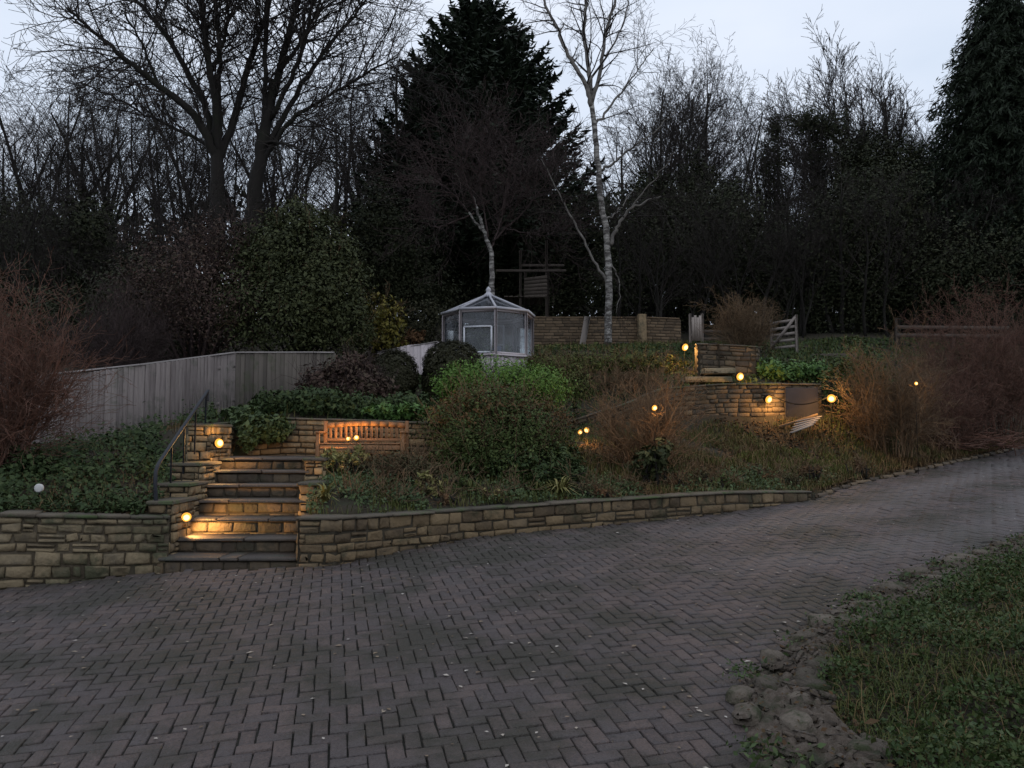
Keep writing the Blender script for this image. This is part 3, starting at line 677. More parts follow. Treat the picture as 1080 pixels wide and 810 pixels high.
# ------------------------------------------------------------------ fences
def board_fence(name, label, pts, mat_, cap=True, step=.095, board=.088):
    """pts rows X,Y,zbase,ztop"""
    q, P = resample(np.array(pts), .02); root = thing(name, label, 'fence', (pts[0][0], pts[0][1], pts[0][2]))
    bm, cm, rm = MB(), MB(), MB(); rng = np.random.default_rng(5)
    g = lambda s: np.array([np.interp(s, q, P[:, k]) for k in range(4)])
    s = 0
    while s < q[-1] - .02:
        a = g(s + step / 2); d = g(min(s + step, q[-1])) - g(s); rot = math.atan2(d[1], d[0]); h = a[3] - a[2] + .2
        bm.box((a[0] + rng.normal(0, .003), a[1] + (.012 if int(s / step) % 2 else 0), a[2] + h / 2 - .2), (board + (.012), .016, h), rot=rot + rng.normal(0, .02), bev=.003); s += step
    obj('boards', bm, mat_, root)
    s = 0
    while cap and s < q[-1] - .02:
        L = min(1.8, q[-1] - s); a, b = g(s), g(s + L)
        cm.bar((a[0], a[1], a[3] + .015), (b[0], b[1], b[3] + .015), .075, .03, bev=.005); s += L
    if cap: obj('cap_rail', cm, M_cap, root)
    for v in (.25, .8):
        rm = MB(); s = 0
        while s < q[-1] - .02:
            L = min(1.8, q[-1] - s); a, b = g(s), g(s + L); z = lambda r: r[2] + (r[3] - r[2]) * v
            rm.bar((a[0], a[1] + .05, z(a)), (b[0], b[1] + .05, z(b)), .045, .07); s += L
        obj('back_rail', rm, mat_, root)
    return root
def fp(px, Y, top, bot): a = at(px, top, Y); return (a[0], Y, at(px, bot, Y)[2], a[2])
board_fence('board_fence', 'long grey close-board fence with pale cap rail above the steps', [fp(-120, 12.0, 412, 492), fp(40, 12.9, 397, 478), fp(90, 13.35, 393, 471), fp(120, 13.5, 389, 468), fp(183, 14.3, 381, 456), fp(247, 15.9, 372.5, 438)], M_fence)
board_fence('dark_fence', 'darker mossy fence run turning right behind the ivy bed', [fp(249, 15.95, 372.5, 436), fp(300, 16.6, 372, 425), fp(352, 17.4, 372.5, 425)], M_fence_dark)
board_fence('side_fence', 'short pale board fence between clipped bush and dark bush', [fp(398, 19.5, 372, 420), fp(430, 19.2, 364, 415), fp(462, 19.0, 361, 410)], M_gh)

# ------------------------------------------------------------------ bench
bx0, bx1, by = at(343, 460, 12.15)[0], at(429, 460, 12.15)[0], 12.15; bz = PATIO; seat = at(386, 468.5, 11.95)[2]
root = thing('garden_bench', 'slatted teak garden bench lit by a pair of lamps', 'bench', ((bx0 + bx1) / 2, by, bz))
top = at(386, 444, by)[2]; sh = seat - bz
for x in (bx0, bx1):
    for y, z1 in ((by - .46, seat + .17), (by + .02, top)):
        m = MB(); m.box((x, y, (bz + z1) / 2), (.055, .055, z1 - bz), bev=.006); obj('leg', m, M_bench, root)
    m = MB(); m.box((x, by - .24, seat + .185), (.06, .56, .03), bev=.008); obj('armrest', m, M_bench, root)
bw = bx1 - bx0
m = MB(); n = 9
for k in range(n):
    a = -bw / 2 + bw * k / n; b = -bw / 2 + bw * (k + 1) / n; f_ = lambda x: .035 * (1 - (2 * x / bw) ** 2)
    cx = (bx0 + bx1) / 2; m.bar((cx + a, by + .02, top - .075 + f_(a)), (cx + b, by + .02, top - .075 + f_(b)), .035, .075)
obj('top_rail', m, M_bench, root)
m = MB()
for k in range(15):
    x = bx0 + bw * (k + 1) / 16; m.box((x, by + .022, (seat + .09 + top - .08) / 2), (.045, .018, top - .1 - seat - .08), bev=.003)
m.box(((bx0 + bx1) / 2, by + .02, seat + .065), (bw - .05, .03, .05), bev=.004)
obj('backrest', m, M_bench, root)
m = MB()
for k in range(6): m.box(((bx0 + bx1) / 2, by - .43 + k * .078, seat + .004 * abs(k - 2.5)), (bw + .02, .066, .022), bev=.004)
obj('seat', m, M_bench, root)
m = MB(); m.box(((bx0 + bx1) / 2, by - .45, seat - .05), (bw - .06, .028, .07), bev=.004); obj('front_rail', m, M_bench, root)
m = MB(); m.box(((bx0 + bx1) / 2, by - .22, bz + .15), (bw - .06, .03, .05), bev=.004); obj('stretcher', m, M_bench, root)

# ------------------------------------------------------------------ lamps: a stake, a hooded head, a bulb and an amber ring imitating its glow
def lamp(label, px, py, Y, foot=None, rr=.045, power=6.0, yaw=0.0, face=(0, -1, .0), name='garden_light', lead=None, spot=None):
    c = at(px, py, Y); z0 = foot if foot is not None else gz(c[0], c[1]); z0 = min(z0, c[2] - rr * 1.2)
    root = thing(name, label, 'light', (c[0], c[1], z0), 'small warm garden lights')
    f_ = np.array(face, float); f_ /= np.linalg.norm(f_); back = c - f_ * rr * .9
    m = MB(); m.tube([(c[0], c[1] + .03, z0 - .08), (c[0], c[1] + .03, c[2] - rr * .6)], .0055, 5); obj('stake', m, M_plastic, root)
    m = MB(); k = np.linspace(-rr * 1.5, rr * .25, 6); pr = [.45, .9, 1.06, 1.12, 1.16, 1.2]
    m.tube([c + f_ * s_ for s_ in k], [rr * p_ for p_ in pr], 12); obj('housing', m, M_plastic, root)
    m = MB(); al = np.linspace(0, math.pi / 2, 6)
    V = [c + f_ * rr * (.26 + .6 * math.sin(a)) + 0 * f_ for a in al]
    m.tube(V, [max(rr * 1.18 * math.cos(a), .002) for a in al], 14); obj('lens', m, M_amber, root, smooth=True)  # emissive amber ring added around the bulb as its glow halo
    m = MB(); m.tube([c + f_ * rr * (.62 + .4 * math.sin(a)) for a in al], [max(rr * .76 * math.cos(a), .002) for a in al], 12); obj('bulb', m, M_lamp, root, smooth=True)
    ld = bpy.data.lights.new('lamp_glow', 'SPOT' if spot else 'POINT'); ld.energy = power
    if spot: ld.spot_size = math.radians(140); ld.spot_blend = .6
    ld.color = (1.0, .53, .17); ld.shadow_soft_size = rr * .8
    lo = bpy.data.objects.new('lamp_glow', ld); COL.objects.link(lo); lo.parent = root
    if spot: lo.rotation_euler = Vector(spot).to_track_quat('-Z', 'Y').to_euler()
    lo.location = tuple(c + f_ * rr * 1.9 - np.array((c[0], c[1], z0)))
    return root
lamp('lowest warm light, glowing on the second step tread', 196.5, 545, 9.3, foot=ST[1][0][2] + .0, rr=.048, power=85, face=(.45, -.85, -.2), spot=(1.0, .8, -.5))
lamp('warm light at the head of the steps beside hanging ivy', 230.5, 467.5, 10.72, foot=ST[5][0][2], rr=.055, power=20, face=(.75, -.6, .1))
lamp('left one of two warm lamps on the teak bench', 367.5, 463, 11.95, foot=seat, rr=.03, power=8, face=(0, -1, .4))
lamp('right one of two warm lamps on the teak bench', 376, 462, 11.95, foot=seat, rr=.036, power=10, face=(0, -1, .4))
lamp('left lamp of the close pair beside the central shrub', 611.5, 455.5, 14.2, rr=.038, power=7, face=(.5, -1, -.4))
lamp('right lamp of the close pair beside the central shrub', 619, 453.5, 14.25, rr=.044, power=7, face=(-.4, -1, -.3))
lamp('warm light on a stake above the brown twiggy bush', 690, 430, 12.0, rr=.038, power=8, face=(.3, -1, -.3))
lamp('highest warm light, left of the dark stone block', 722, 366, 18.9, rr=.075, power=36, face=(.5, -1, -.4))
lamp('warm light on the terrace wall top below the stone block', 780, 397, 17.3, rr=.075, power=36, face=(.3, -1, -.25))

# ------------------------------------------------------------------ upper walls
y1 = 16.75
def wp(px, Y, top, bot): a = at(px, top, Y); return (a[0], Y, a[2], at(px, bot, Y)[2])
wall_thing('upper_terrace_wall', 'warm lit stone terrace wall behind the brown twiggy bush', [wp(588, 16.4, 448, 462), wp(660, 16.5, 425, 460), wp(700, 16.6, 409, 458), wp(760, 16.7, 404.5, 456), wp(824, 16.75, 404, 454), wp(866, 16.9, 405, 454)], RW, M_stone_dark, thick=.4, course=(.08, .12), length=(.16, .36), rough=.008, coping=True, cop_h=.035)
m = MB(); m.box((at(845, 430, 16.72)[0], 16.69, at(845, 428, 16.72)[2]), (.72, .05, .78), bev=.01)  # flat dark box set against the wall face
tag(obj('dark_wall_panel', m, M_dark, loc=at(845, 450, 16.7)), 'flat dark panel on the face of the terrace wall between two lights', 'board')
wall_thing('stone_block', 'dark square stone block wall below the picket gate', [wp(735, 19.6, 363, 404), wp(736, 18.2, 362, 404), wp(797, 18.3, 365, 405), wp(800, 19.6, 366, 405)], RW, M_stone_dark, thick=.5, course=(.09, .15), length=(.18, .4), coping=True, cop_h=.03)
m = MB()
for k, (x, y, w) in enumerate(((745, 401, 1.1), (757, 392, .75))):
    c = at(x, y, 17.75 - .0 + k * .25); m.box((c[0], c[1], c[2]), (w, .4, .14), bev=.02)
tag(obj('stone_step', m, M_stone_mossy, loc=at(745, 403, 17.7)), 'two worn stone steps in front of the dark block wall', 'steps')
# back brick wall
bpth = [wp(556, 26.0, 334, 368), wp(676, 26.0, 334, 368), wp(718, 26.0, 335.5, 369)]
st, core, cp = stone_wall(bpth, np.random.default_rng(8), thick=.3, course=(.1, .105), length=(.24, .36), rough=.004, relief=.018, coping=True, cop_h=.05)
root = thing('brick_wall', 'brown brick wall across the top of the garden behind the birch', 'wall', (bpth[0][0], 26, bpth[0][3]))
obj('brickwork', st, M_brick, root); obj('mortar_core', core, M_mortar, root); obj('coping', cp, M_brick, root)
m = MB(); a = wp(677, 25.85, 333, 369); m.box((a[0], 25.87, (a[2] + a[3]) / 2), (.28, .22, a[2] - a[3] + .1), bev=.01); obj('buttress', m, M_stone, root)
m = MB(); m.bar(at(613.5, 368, 25.4), at(619.5, 334, 25.85), .2, .035, bev=.005, up=(0, 1, 0)); tag(obj('leaning_plank', m, M_palewood, loc=at(613, 367, 25.5)), 'pale plank leaning against the brick wall', 'plank')
m = MB()
for i in range(16):
    t0 = i / 16 * math.pi; t1 = (i + 1) / 16 * math.pi; c = at(657, 368, 24.9)
    m.bar(c + np.array((-.42 * math.cos(t0), 0, .2 * math.sin(t0))), c + np.array((-.42 * math.cos(t1), 0, .2 * math.sin(t1))), .05)
tag(obj('wooden_hoop', m, M_oldwood, loc=at(657, 368, 24.9)), 'low arched branch hoop beside the birch foot', 'branch')

# ------------------------------------------------------------------ greenhouse
gc = at(515, 393, 20.0); R8 = 1.17; zb = gc[2] - .25; zs = at(523, 374, 18.9)[2]; ze = at(523, 325.5, 18.9)[2]; za = at(515, 311.5, 20)[2]
root = thing('greenhouse', 'octagonal grey timber greenhouse with glazed roof and finial', 'greenhouse', (gc[0], 20.0, zb))
phi = [math.radians(10.6 + 45 * k) for k in range(8)]
def gv(k, z, r=R8): a = phi[k % 8]; return np.array((gc[0] + r * math.sin(a), 20.0 - r * math.cos(a), z))
m = MB()
for k in range(8):
    n = 7
    for j in range(n):
        a = gv(k, 0) + (gv(k + 1, 0) - gv(k, 0)) * ((j + .04) / n); b = gv(k, 0) + (gv(k + 1, 0) - gv(k, 0)) * ((j + .96) / n)
        a[2] = b[2] = (zb + zs) / 2; m.bar(a, b, .022, zs - zb)
obj('base_boards', m, M_gh, root)
m = MB()
for k in range(8):
    p = gv(k, zb, R8 + .012); q = gv(k, ze, R8 + .012); m.bar(p, q, .07, .07, bev=.006)
    m.bar(gv(k, zs, R8 + .02), gv(k + 1, zs, R8 + .02), .08, .045, bev=.006)
    m.bar(gv(k, zs + .05, R8 - .0), gv(k + 1, zs + .05, R8 - .0), .045, .05)
    m.bar(gv(k, ze - .03, R8), gv(k + 1, ze - .03, R8), .06, .08, bev=.006)
obj('frame', m, M_gh, root)
m = MB()
for k in range(8):
    m.bar(gv(k, ze + .01, R8 + .06), np.array((gc[0], 20.0, za)) + (gv(k, 0) - np.array((gc[0], 20.0, 0))) * .06, .045, .05)
    m.bar(gv(k, ze + .015, R8 + .06), gv(k + 1, ze + .015, R8 + .06), .05, .06)
obj('roof_bars', m, M_lead, root)
m = MB()
for k in range(8):
    ap = np.array((gc[0], 20.0, za - .02)); m.add([gv(k, ze + .0, R8 + .03), gv(k + 1, ze + .0, R8 + .03), ap], np.array([(0, 1, 2)]))
obj('roof_glass', m, M_glass, root)
for k in range(8):
    m = MB(); i_ = .985; m.add([gv(k, zs + .07, R8 * i_), gv(k + 1, zs + .07, R8 * i_), gv(k + 1, ze - .06, R8 * i_), gv(k, ze - .06, R8 * i_)], np.array([(0, 1, 2, 3)])); obj('wall_glass', m, M_glass, root)
# opening light on the front-left face
k = 7; A, B = gv(k, 0, R8 + .03), gv(k + 1, 0, R8 + .03); m = MB(); L = lambda t, z: np.append((A + (B - A) * t)[:2], z)
zt = at(505, 345.5, 19.1)[2]
for t0, z0, t1, z1 in ((.12, zs + .05, .12, zt), (.88, zs + .05, .88, zt), (.12, zt, .88, zt), (.12, zs + .06, .88, zs + .06)): m.bar(L(t0, z0), L(t1, z1), .045, .045)
obj('vent_window', m, M_white, root)
m = MB()
for t0 in (.3, .7):
    A2, B2 = gv(3, 0, R8 - .03), gv(4, 0, R8 - .03); g2 = lambda t, z: np.append((A2 + (B2 - A2) * t)[:2], z); m.bar(g2(t0, zs - .2), g2(t0, ze - .1), .05)
m.bar(g2(.3, zs + .5), g2(.7, zs + .5), .05); m.bar(g2(.3, ze - .12), g2(.7, ze - .12), .05)
obj('door_frame', m, M_white, root)
m = MB(); m.lathe([(.12, za - .05), (.13, za + .01), (.08, za + .05), (.05, za + .1), (.075, za + .14), (.05, za + .19), (.0, za + .24)], (gc[0], 20.0, 0), 14); obj('finial', m, M_lead, root, smooth=True)
# staging inside and a blue tub
m = MB()
c0 = np.array((gc[0] + .25, 20.45, 0)); m.box((c0[0], c0[1], zs + .1), (1.0, .5, .03))
for sx in (-.45, .45):
    for sy in (-.2, .2): m.box((c0[0] + sx, c0[1] + sy, (zb + zs + .1) / 2), (.04, .04, zs + .1 - zb))
tag(obj('potting_bench', m, M_palewood, loc=(c0[0], c0[1], zb)), 'small slatted potting bench inside the greenhouse', 'bench')
m = MB(); m.lathe([(.0, zs + .118), (.11, zs + .118), (.15, zs + .36), (.16, zs + .37), (.14, zs + .36), (.10, zs + .14)], (gc[0] + .2, 20.35, 0), 14)
M_blue = mat('blue_tub', [(.14, .18, .28), (.18, .22, .33)], scale=3, rough=.5, island=0)
tag(obj('plant_tub', m, M_blue, loc=(gc[0] + .2, 20.35, zs + .1)), 'pale blue tub standing inside the greenhouse', 'tub')

root = thing('potted_plant', 'dark leafy pot plant standing inside the greenhouse window', 'plant', (gc[0] - .35, 20.2, zs - .2)); _r = np.random.default_rng(5)
m = MB(); m.lathe([(.0, zs - .2), (.13, zs - .2), (.17, zs + .08), (.18, zs + .1), (.15, zs + .09)], (gc[0] - .35, 20.2, 0), 14); obj('pot', m, M_clay, root)
m = MB(); m.leaves(np.array((gc[0] - .35, 20.2, zs + .5)) + _r.normal(0, 1, (260, 3)) * (.22, .2, .24), .16, _r, .45); obj('foliage', m, L_shrub, root)
# ------------------------------------------------------------------ tree-house platform and gates
root = thing('play_tower', 'old timber play tower with open rails behind the greenhouse', 'play tower', at(560, 345, 28.5))
for (x, y0, y1, Y) in ((549, 352, 264, 28), (576.5, 352, 254, 28), (554, 352, 286, 29.6), (578, 352, 286, 29.6)):
    m = MB(); a, b = at(x, y0, Y), at(x, y1, Y); m.bar((a[0], Y, a[2] - .3), (a[0], Y, b[2]), .09, .09, bev=.008); obj('post', m, M_oldwood, root)
for (x0, x1, y, Y) in ((523, 597, 285.5, 27.95), (549, 595, 280, 28.05)):
    m = MB(); m.bar(at(x0, y, Y), at(x1, y, Y), .07, .09, bev=.006); obj('rail', m, M_oldwood, root)
m = MB()
for k in range(6): m.bar(at(553, 295 + k * 3.6, 27.92), at(577, 292 + k * 4.0, 27.92), .03, .12)
obj('side_panel', m, M_oldwood, root)
m = MB()
for k in range(8): c = at(534 + k * 5.2, 317, 28.7); m.box(c, (.15, 1.7, .04), bev=.004)
obj('platform', m, M_oldwood, root)
def gate(name, label, px, Y, top, bot, w, rot, diag=True, bars=5, picket=False, M=M_palewood):
    a = at(px, bot, Y); h = at(px, top, Y)[2] - a[2]; root = thing(name, label, 'gate', a)
    R = lambda x, z, o=0: a + np.array((x * math.cos(rot) - o * math.sin(rot), x * math.sin(rot) + o * math.cos(rot), z))
    m = MB(); m.bar(R(0, -.1), R(0, h), .07, .07, bev=.006); m.bar(R(w, -.1), R(w, h * 1.02), .07, .07, bev=.006); obj('frame', m, M, root)
    m = MB()
    if picket:
        for k in range(1, 5): m.bar(R(w * k / 5, .05, -.03), R(w * k / 5, h * (.88 if k % 2 else .95), -.03), .075, .02)
        for z in (.25, .75): m.bar(R(0, h * z, .0), R(w, h * z, .0), .05, .07)
    else:
        for k in range(bars): m.bar(R(0, h * (.12 + .76 * k / (bars - 1))), R(w, h * (.12 + .76 * k / (bars - 1))), .03, .08)
    obj('bars', m, M, root)
    if diag: m = MB(); m.bar(R(0, h * .12, -.04), R(w, h * .95, -.04), .03, .08); obj('brace', m, M, root)
    return root
gate('picket_gate', 'small weathered picket gate standing open above the stone block', 728, 23.6, 331, 361, .42, math.radians(15), diag=False, picket=True)
gate('field_gate', 'five-barred gate with diagonal brace, standing open on the right', 814, 23.2, 337, 372, .9, math.radians(-58))
root = thing('rail_fence', 'low two-rail fence right of the picket gate', 'fence', at(742, 362, 23.7))
for y in (349.5, 357.5): m = MB(); m.bar(at(741, y, 23.7), at(772, y, 23.9), .04, .08); obj('rail', m, M_oldwood, root)
m = MB(); a = at(772, 364, 23.9); m.bar(a - (0, 0, .2), a + (0, 0, .55), .08); obj('post', m, M_oldwood, root)
root = thing('post_and_rail_fence', 'grey post-and-rail fence half hidden by the reddish hedge', 'fence', at(947, 365, 24.2))
for x, t_ in ((946, 336), (1005, 341), (1062, 340)):
    m = MB(); a = at(x, 370, 24.2); b = at(x, t_, 24.2); m.bar(a - (0, 0, .2), b, .14, .12, bev=.01); obj('post', m, M_oldwood, root)
for y in (345, 353.5): m = MB(); m.bar(at(946, y, 24.15), at(1064, y + 1, 24.15), .05, .11); obj('rail', m, M_oldwood, root)
m = MB(); m.bar(at(835, 378, 22.4), at(905, 376, 22.6), .07, .22, bev=.01); tag(obj('timber_edging', m, M_oldwood, loc=at(835, 378, 22.4)), 'low timber board edging behind the green leaf patch', 'edging')
# pallet of pale slats
root_c = at(848, 455, 15.6); m = MB()
for k in range(5):
    a = at(834 + k * 1.5, 459 - k * 3, 15.3 + k * .16) + (0, 0, .05); b = at(857 + k * 2.2, 452 - k * 2.2, 15.5 + k * .16) + (0, 0, .08); m.bar(a, b, .075, .02)
tag(obj('slatted_pallet', m, M_palewood, loc=root_c), 'pale grey slatted board lying below the terrace wall', 'pallet')
m = MB(); m.bar(at(822, 450, 16.2), at(862, 437, 16.35), .045, .045); tag(obj('fallen_pole', m, M_browntwig, loc=at(822, 450, 16.2)), 'brown pole lying against the foot of the terrace wall', 'pole')
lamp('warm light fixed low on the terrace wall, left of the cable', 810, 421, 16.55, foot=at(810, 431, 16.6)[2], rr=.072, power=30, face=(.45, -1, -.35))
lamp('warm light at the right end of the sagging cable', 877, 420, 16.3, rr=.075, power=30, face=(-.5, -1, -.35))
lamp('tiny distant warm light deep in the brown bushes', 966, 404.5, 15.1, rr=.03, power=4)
m = MB(); ps = [at(813 + t * 62, 417 + 12 * math.sin(math.pi * t) * .75 + 1 * t, 16.5 - .2 * t) for t in np.linspace(0, 1, 18)]; m.tube(ps, .012, 6)
tag(obj('cable', m, M_plastic, loc=ps[0]), 'thin cable sagging between two lights on the terrace wall', 'cable')
# pale round marker in ivy bank
c = at(41, 515, 9.0); root = thing('round_marker', 'pale round disc on a short stake in the left ivy bank', 'marker', (c[0], c[1], gz(c[0], c[1])))
m = MB(); m.tube([c + (0, .02, 0), c + (0, -.01, .004), c + (0, -.016, .004)], [.05, .05, .036], 18); obj('disc', m, M_pale, root)
m = MB(); m.bar((c[0], c[1] + .015, gz(c[0], c[1]) - .1), (c[0], c[1] + .015, c[2]), .012); obj('stake', m, M_plastic, root)

# ------------------------------------------------------------------ plants
RP = np.random.default_rng(21)
def sphere_dirs(n, rng):
    d = rng.normal(size=(n, 3)); return d / np.linalg.norm(d, axis=1)[:, None]
def lump_cloud(lumps, n, rng, shell=.5, k=14, spread=.16, rag=.14, zmin=None):
    """leaf centres on ragged lumps (cx,cy,cz,rx,ry,rz) and outward normals"""
    lumps = np.array(lumps, float); w = (lumps[:, 3] * lumps[:, 5]) ** .9; w /= w.sum()
    nc = max(1, n // k); pick = rng.choice(len(lumps), nc, p=w); d = sphere_dirs(nc, rng); L = lumps[pick]
    ph = rng.uniform(0, 6, 6)
    r = 1 + rag * (np.sin(d[:, 0] * 5 + ph[0] + pick) * np.sin(d[:, 2] * 6 + ph[1]) + .7 * np.sin(d[:, 1] * 9 + ph[2] + pick * 2) * np.sin(d[:, 0] * 11 + ph[3]))
    r *= 1 - shell * rng.random(nc) ** 2
    C = L[:, :3] + d * r[:, None] * L[:, 3:6]
    C = np.repeat(C, k, 0); D = np.repeat(d, k, 0); sp = np.repeat((L[:, 3:6].min(1) * .9 + L[:, 3:6].mean(1) * .2) * spread, k)
    C = C + rng.normal(size=C.shape) * sp[:, None]
    if zmin is not None:
        m = C[:, 2] > zmin; C, D = C[m], D[m]
    return C, D
def grow(S, p, d, r, L, lev, rng, P):
    n = P['n'][lev]; st = L / n; d = np.array(d, float)
    kids = P['kids'][lev] if lev < len(P['kids']) else 0
    r_end = r * P['taper'][min(lev, len(P['taper']) - 1)]
    ats = []
    for i in range(n):
        d = d + rng.normal(0, P['wob'], 3) + np.array((0, 0, P['up'][min(lev, len(P['up']) - 1)])); d /= math.sqrt(d @ d)
        q = p + d * st; ra = r + (r_end - r) * i / n; rb = r + (r_end - r) * (i + 1) / n
        S.append((*p, *q, max(ra, P['rmin']), max(rb, P['rmin']), lev)); ats.append((p, q, d.copy(), rb, (i + 1) / n)); p = q
    lo = P['bare'][min(lev, len(P['bare']) - 1)]
    for k in range(kids):
        t = lo + (1 - lo) * (k + rng.random()) / kids; i = min(n - 1, int(t * n)); a, b, dd, rb, _ = ats[i]
        pos = a + (b - a) * (t * n - i)
        ax = rng.normal(size=3); ax -= dd * (ax @ dd); ax /= math.sqrt(ax @ ax)
        an = math.radians(rng.uniform(*P['ang'])); nd = dd * math.cos(an) + ax * math.sin(an)
        grow(S, pos, nd, max(rb * P['rr'], P['rmin']), L * P['lr'] * rng.uniform(.7, 1.25) * (1.15 - .5 * t), lev + 1, rng, P)
def seg_parts(S, thick_lev):
    S = np.array(S); return S[S[:, 8] <= thick_lev], S[S[:, 8] > thick_lev]
WOODP = dict(n=[9, 5, 4, 3, 3], kids=[13, 6, 5, 3], taper=[.25, .3, .4, .5, .6], wob=.09, up=[.02, .07, .06, .05, .03], bare=[.28, .2, .15, .1], ang=(28, 58), rr=.5, lr=.42, rmin=.0068)
def bare_tree(root_name, label, loc, H, r, rng, P=WOODP, cat='tree', group=None, lean=(0, 0), mtr=None, mtw=None, stems=1):
    root = thing(root_name, label, cat, loc, group); S = []; z = np.array(loc, float) - (0, 0, .4)
    for s in range(stems):
        o = np.array((rng.normal(0, .35), rng.normal(0, .35), 0)) if stems > 1 else 0
        dl = np.array((lean[0] + (rng.normal(0, .12) if stems > 1 else 0), lean[1], 1.0)); dl /= np.linalg.norm(dl)
        grow(S, z + o, dl, r * (1 if stems == 1 else .7), H, 0, rng, P)
    a, b = seg_parts(S, 0); nn = P['n'][0]
    for k in range(0, len(a), nn): m = MB(); m.tube(np.vstack((a[k:k + nn, :3], a[k + nn - 1:k + nn, 3:6])), np.r_[a[k:k + nn, 6], a[k + nn - 1, 7]], 7); obj('trunk', m, mtr or M_bark, root)
    m = MB(); m.segs(b, 3); obj('crown', m, mtw or M_twig, root)
    return root
# --- the wood behind: bare trees, each one its own object, copies sharing a few meshes
def crown_height(root):
    c = [o for o in root.children if o.name.startswith('crown')][0]; v = np.empty(len(c.data.vertices) * 3, np.float32); c.data.vertices.foreach_get('co', v); return float(np.percentile(v.reshape(-1, 3)[:, 2], 99.3))
def wood_loc(px, Y): x = at(px, 300, Y)[0]; return np.array((x, Y, gz(x, Y)))
protos = []
LEFTG, RIGHTG = 'slim bare trees of the left wood', 'slim bare trees of the right wood'
LL = 'slim bare woodland tree standing in the left wood among many alike'; LR = 'slim bare woodland tree on the skyline between birch and right conifer'
for k in range(5):
    rg = np.random.default_rng(100 + k); H = 11.5 + k * .4
    Y = 36 + 2 * k; px = (40, 395, 700, 745, 108)[k]
    protos.append((bare_tree('bare_tree', LL if px < 500 else LR, wood_loc(px, Y), H, .16 + .015 * k, rg, group=LEFTG if px < 500 else RIGHTG, lean=(rg.normal(0, .06), 0), stems=1 if k % 2 else 2), H)); protos[-1] = (protos[-1][0], crown_height(protos[-1][0]))
def top_y(px):
    return float(np.interp(px, [-60, 0, 50, 120, 430, 640, 700, 760, 800, 850, 885, 1000, 1100], [100, 105, 90, 70, 40, 70, 70, 88, 100, 112, 95, 100, 60]))
rw_ = random.Random(4)
spots = [(px + rw_.uniform(-9, 9), rw_.uniform(31, 50)) for px in list(range(-50, 440, 17)) + list(range(-45, 440, 44))] + [(px + rw_.uniform(-8, 8), rw_.uniform(32, 52)) for px in list(range(655, 1010, 18)) + list(range(660, 1000, 48))]
for i, (px, Y) in enumerate(spots):
    pr, H = protos[i % 5]; loc = wood_loc(px, Y); want = at(px, top_y(px) + rw_.uniform(-10, 45), Y)[2] - loc[2]
    s_ = want / H; w_ = max(.75, min(1.25, s_)); left = px < 500
    copy_thing(pr, loc, rw_.uniform(0, 6.28), (w_, w_, s_), LL if left else LR, LEFTG if left else RIGHTG)

SR = 'bare saplings in front of the right thickets'; SL_ = 'thin bare saplings in front of the left thickets'
for px in list(range(672, 1010, 17)) + list(range(20, 190, 20)):
    right = px > 500; Y = rw_.uniform(26.4, 28.2) if right else rw_.uniform(21.5, 23.5); pr, H = protos[px % 5]; loc = wood_loc(px + rw_.uniform(-8, 8), Y); want = at(px, rw_.uniform(165, 245), Y)[2] - loc[2]; q_ = want / H
    copy_thing(pr, loc, rw_.uniform(0, 6.28), (q_ * 1.1, q_ * 1.1, q_), 'thin bare sapling in front of the dark thickets right of the birch' if right else 'thin bare sapling rising behind the purple shrub and reddish bush', SR if right else SL_)
FW = np.random.default_rng(77); L_ = []
for px in range(-260, 1340, 34):
    Y = 58 + FW.uniform(-3, 3); tp = np.interp(px, [-200, 0, 120, 300, 420, 640, 760, 800, 870, 1000, 1300], [215, 225, 235, 225, 235, 205, 225, 250, 240, 190, 180]) + FW.uniform(-14, 18)
    c0 = at(px, tp, Y); g0 = gz(c0[0], Y); L_.append((c0[0], Y, (c0[2] + g0) / 2, FW.uniform(1.6, 2.6), 1.6, (c0[2] - g0) / 2 + .6))
m = MB(); C, D = lump_cloud(L_, 80000, FW, shell=.8, spread=.16, rag=.2); m.leaves(C, .5, FW, .6, nrm=D, bias=.3)
FAR_WOOD = m
# --- guided trees: limbs traced at their own depth, side branches grown from them
def guided(root_name, label, cat, limbs, base, mt, mw, rng, P, sides=9, dens=1.0, spread=.0, mtt=None):
    root = thing(root_name, label, cat, base); tr = MB(); br = MB(); S = []
    for (pts, r0, r1, lev) in limbs:
        pts = np.array(pts, float); t = np.linspace(0, 1, len(pts)); n = max(8, len(pts) * 5); tt = np.linspace(0, 1, n)
        q = np.stack([np.interp(tt, t, pts[:, k]) for k in range(3)], 1)
        for _ in range(3): q[1:-1] = (q[:-2] + 2 * q[1:-1] + q[2:]) / 4
        q[1:-1] += rng.normal(0, .02, (n - 2, 3)); rad = r0 + (r1 - r0) * tt ** .85
        (tr if lev == 0 else br).tube(q, rad, sides if lev == 0 else 6)
        L = np.linalg.norm(np.diff(q, axis=0), axis=1).sum()
        if lev == 0: continue
        for k in range(int(L * P['per_m'] * dens)):
            u = .12 + .88 * rng.random() ** .8; i = min(n - 2, int(u * (n - 1))); d = q[i + 1] - q[i]; d /= np.linalg.norm(d)
            ax = rng.normal(size=3); ax -= d * (ax @ d); ax /= np.linalg.norm(ax); an = math.radians(rng.uniform(30, 70)); nd = d * math.cos(an) + ax * math.sin(an)
            grow(S, q[i], nd, min(rad[i] * .6, .03), rng.uniform(.7, 2.3) * P['len'], 0, rng, P)
    obj('trunk', tr, mt, root, smooth=True); obj('limbs', br, mtt or mt, root, smooth=True)
    m = MB(); m.segs(np.array(S)[:, :8] if len(S) else S, 3); obj('twigs', m, mw, root)
    return root
YB = 24.0
